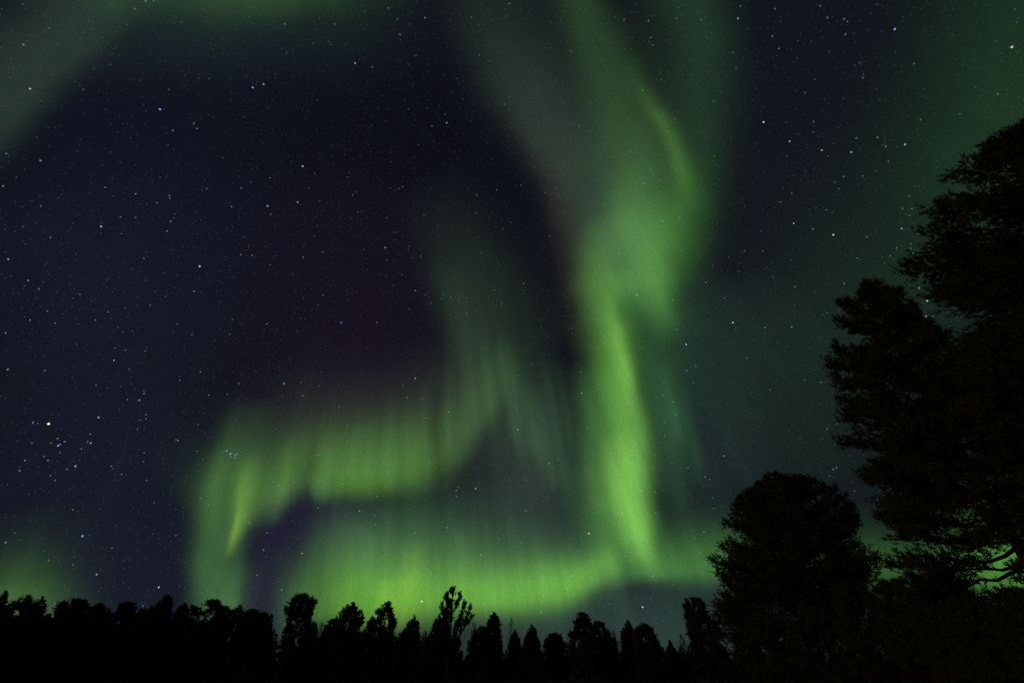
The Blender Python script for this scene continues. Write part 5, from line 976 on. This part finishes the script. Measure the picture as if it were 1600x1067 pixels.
# ------------------------------------------------------------------ the three big pines on the right and the thicket under them
NEAR = [
    ('pine_tree', 30.12, 43.0, 'dome',
     [(2.71, 7.01, 1.18), (2.83, 7.01, 1.24), (3.97, 6.82, 1.75), (4.67, 6.5, 2.07), (4.91, 6.42, 2.17), (5.85, 6.08, 2.9), (5.95, 6.05, 3.19), (6.18, 5.92, 3.96), (6.54, 5.73, 4.5), (6.81, 5.59, 4.75), (7.22, 5.85, 5.14), (7.52, 6.04, 4.69), (7.78, 6.04, 4.3), (8.36, 6.03, 4.02), (8.74, 5.68, 3.17), (8.98, 5.46, 3.82), (9.25, 5.22, 3.97), (9.73, 4.91, 4.25), (10.17, 4.64, 4.33), (10.62, 4.45, 4.42), (11.12, 4.24, 4.36), (11.66, 3.79, 4.31), (12.14, 3.38, 4.01), (12.63, 2.7, 3.72), (12.93, 2.27, 3.11), (13.22, 1.84, 2.52), (13.7, 1.14, 1.49), (13.92, 0.81, 1.49), (14.05, 1.2, 1.2)], 0.26,
     {'limbs': 140, 'subs': 20, 'shoots': 14, 'blades': 9, 'shoot_len': 0.34, 'needle': 0.2, 'width': 0.055, 'sides': 8, 'gaps': 0.04, 'apart': True, 'deep': 0.85},
     'big round crowned pine, shortest of the three large pines', 'big pines on the right'),
    ('pine_tree', 45.79, 23.5, 'old',
     [(3.12, 2.53, 0.14), (3.45, 2.83, 0.14), (3.81, 3.15, 0.14), (3.89, 3.21, 0.17), (4.39, 3.56, 0.37), (4.72, 3.61, 0.5), (4.84, 3.62, 0.62), (5.22, 3.47, 1.01), (5.32, 3.57, 1.1), (5.56, 3.83, 1.4), (5.89, 3.91, 1.83), (6.41, 3.45, 2.19), (6.61, 3.1, 2.33), (7.46, 3.15, 2.45), (8.1, 3.53, 2.42), (8.65, 3.5, 2.4), (9.13, 3.56, 2.33), (9.57, 3.86, 2.26), (9.98, 3.63, 2.2), (10.13, 2.94, 2.17), (10.37, 2.48, 2.11), (10.57, 2.53, 2.05), (11.33, 2.72, 1.85), (11.92, 2.92, 1.68), (12.37, 2.87, 1.54), (12.55, 2.38, 1.5), (12.8, 2.47, 1.44), (13.37, 2.56, 1.31), (13.47, 2.01, 1.28), (13.56, 1.99, 1.26), (14.26, 1.83, 1.17), (14.47, 1.78, 1.15), (15.0, 1.49, 1.1), (15.13, 1.42, 0.97), (15.48, 1.2, 0.63), (15.94, 0.9, 0.63), (16.03, 0.35, 0.35)], 0.25,
     {'limbs': 100, 'subs': 21, 'shoots': 17, 'blades': 9, 'shoot_len': 0.3, 'needle': 0.17, 'width': 0.04, 'sides': 8, 'gaps': 0.05, 'apart': True, 'deep': 0.8, 'bare': [(3.33, 6.32, -1.9, 0.6)]},
     'tall middle pine of the three, its reddish trunk leaving at the right edge', 'big pines on the right'),
    ('pine_tree', 64.29, 17.0, 'dome',
     [(4.69, 4.49, 0.05), (5.36, 4.49, 0.05), (6.0, 4.49, 0.34), (6.13, 4.5, 0.4), (6.94, 4.57, 0.55), (7.34, 4.55, 0.63), (7.91, 4.53, 0.63), (8.55, 4.5, 0.64), (8.98, 4.49, 0.59), (9.86, 4.39, 0.5), (10.17, 4.38, 0.47), (10.59, 4.36, 0.49), (10.85, 4.01, 0.5), (11.4, 4.2, 0.52), (11.83, 4.28, 0.53), (12.36, 3.75, 0.53), (12.87, 3.66, 0.52), (13.13, 3.42, 0.52), (13.57, 3.17, 0.52), (13.83, 2.82, 0.52), (13.99, 2.19, 0.52), (14.08, 1.86, 0.52), (14.17, 1.0, 1.0)], 0.30,
     {'limbs': 140, 'subs': 24, 'shoots': 20, 'blades': 9, 'shoot_len': 0.27, 'needle': 0.15, 'width': 0.036, 'sides': 8, 'gaps': 0.02, 'apart': True, 'deep': 0.5},
     'tallest and nearest pine, its broad crown cut off by the right edge of the photo', 'big pines on the right'),
    ('young_pine', 23.73, 36.0, 'spire',
     [(0.9, 1.22, 1.19), (2.78, 1.27, 1.24), (4.27, 1.2, 1.16), (4.35, 1.19, 1.14), (5.01, 0.99, 0.94), (5.09, 0.97, 0.86), (5.39, 0.61, 0.54), (5.56, 0.2, 0.2)], 0.07,
     {'limbs': 44, 'subs': 9, 'shoots': 9, 'blades': 8, 'shoot_len': 0.24, 'needle': 0.17, 'width': 0.05, 'sides': 5},
     'young conifer under the left side of the round crowned pine', 'young conifers in the dark thicket under the big pines'),
    ('young_pine', 25.50, 33.0, 'spire',
     [(-0.34, 1.46, 1.4), (-0.26, 1.47, 1.4), (1.3, 1.52, 1.46), (2.57, 1.43, 1.37), (3.19, 1.17, 1.11), (3.5, 0.71, 0.64), (3.65, 0.2, 0.2)], 0.07,
     {'limbs': 44, 'subs': 9, 'shoots': 9, 'blades': 8, 'shoot_len': 0.24, 'needle': 0.17, 'width': 0.05, 'sides': 5},
     'young conifer hiding the foot of the round crowned pine', 'young conifers in the dark thicket under the big pines'),
    ('young_pine', 29.32, 32.0, 'spire',
     [(0.03, 1.46, 1.39), (1.58, 1.52, 1.44), (2.78, 1.42, 1.35), (3.37, 1.18, 1.1), (3.67, 0.73, 0.63), (3.81, 0.2, 0.2)], 0.07,
     {'limbs': 44, 'subs': 9, 'shoots': 9, 'blades': 8, 'shoot_len': 0.24, 'needle': 0.17, 'width': 0.05, 'sides': 5},
     'young conifer under the right side of the round crowned pine', 'young conifers in the dark thicket under the big pines'),
    ('young_pine', 33.44, 30.0, 'spire',
     [(1.11, 1.23, 1.17), (2.53, 1.28, 1.22), (3.66, 1.21, 1.14), (3.77, 1.2, 1.1), (4.22, 1.02, 0.93), (4.33, 0.97, 0.78), (4.52, 0.66, 0.53), (4.66, 0.2, 0.2)], 0.07,
     {'limbs': 44, 'subs': 9, 'shoots': 9, 'blades': 8, 'shoot_len': 0.24, 'needle': 0.17, 'width': 0.05, 'sides': 5},
     'bushy young conifer between the round crowned pine and the tall middle pine, left of two', 'young conifers in the dark thicket under the big pines'),
    ('young_pine', 36.59, 29.0, 'spire',
     [(1.23, 1.06, 1.0), (2.56, 1.1, 1.04), (3.61, 1.04, 0.98), (3.72, 1.03, 0.94), (4.14, 0.88, 0.8), (4.25, 0.83, 0.67), (4.42, 0.57, 0.46), (4.55, 0.2, 0.2)], 0.07,
     {'limbs': 44, 'subs': 9, 'shoots': 9, 'blades': 8, 'shoot_len': 0.24, 'needle': 0.17, 'width': 0.05, 'sides': 5},
     'bushy young conifer between the round crowned pine and the tall middle pine, right of two', 'young conifers in the dark thicket under the big pines'),
    ('young_pine', 38.83, 26.0, 'spire',
     [(0.94, 0.92, 0.87), (2.08, 0.96, 0.91), (2.97, 0.91, 0.85), (3.42, 0.76, 0.7), (3.5, 0.73, 0.59), (3.65, 0.49, 0.4), (3.77, 0.2, 0.2)], 0.07,
     {'limbs': 44, 'subs': 9, 'shoots': 9, 'blades': 8, 'shoot_len': 0.24, 'needle': 0.17, 'width': 0.05, 'sides': 5},
     'young conifer under the long drooping left boughs of the tall middle pine', 'young conifers in the dark thicket under the big pines'),
    ('young_pine', 40.32, 30.0, 'spire',
     [(1.63, 0.91, 0.86), (2.95, 0.94, 0.9), (4.01, 0.89, 0.84), (4.13, 0.89, 0.81), (4.54, 0.75, 0.69), (4.66, 0.72, 0.56), (4.83, 0.5, 0.39), (4.97, 0.2, 0.2)], 0.07,
     {'limbs': 44, 'subs': 9, 'shoots': 9, 'blades': 8, 'shoot_len': 0.24, 'needle': 0.17, 'width': 0.05, 'sides': 5},
     'taller young conifer seen behind the drooping boughs left of the reddish trunk', 'young conifers in the dark thicket under the big pines'),
    ('young_pine', 41.04, 24.0, 'spire',
     [(0.84, 0.87, 0.82), (1.86, 0.9, 0.85), (2.64, 0.85, 0.8), (3.04, 0.71, 0.65), (3.24, 0.46, 0.37), (3.34, 0.2, 0.2)], 0.07,
     {'limbs': 44, 'subs': 9, 'shoots': 9, 'blades': 8, 'shoot_len': 0.24, 'needle': 0.17, 'width': 0.05, 'sides': 5},
     'young conifer below the bright green gap beside the reddish trunk', 'young conifers in the dark thicket under the big pines'),
    ('young_pine', 44.40, 22.0, 'spire',
     [(1.05, 0.87, 0.8), (1.94, 0.9, 0.84), (2.63, 0.85, 0.78), (2.97, 0.72, 0.64), (3.15, 0.48, 0.37), (3.25, 0.2, 0.2)], 0.07,
     {'limbs': 44, 'subs': 9, 'shoots': 9, 'blades': 8, 'shoot_len': 0.24, 'needle': 0.17, 'width': 0.05, 'sides': 5},
     'young conifer in the lower right corner in front of the reddish trunk', 'young conifers in the dark thicket under the big pines'),
]
for i, (name, az, dist, kind, prof, tr_, opts, label, group) in enumerate(NEAR):
    root = stand(name, az, dist)
    tag(root, label, 'tree', group)
    trunk, limb_list, twigs, crown = grow(name, 800 + i, prof, kind, trunk_r=tr_, **opts)
    t = add('trunk', trunk.mesh('trunk'), PINE_BARK, root)
    for w in limb_list:
        add('limb', w.mesh('limb'), PINE_BARK, t)
    if limb_list:
        add('twigs', twigs.mesh('twigs'), PINE_BARK, root)
    add('crown', crown, PINE_NEEDLES, root)
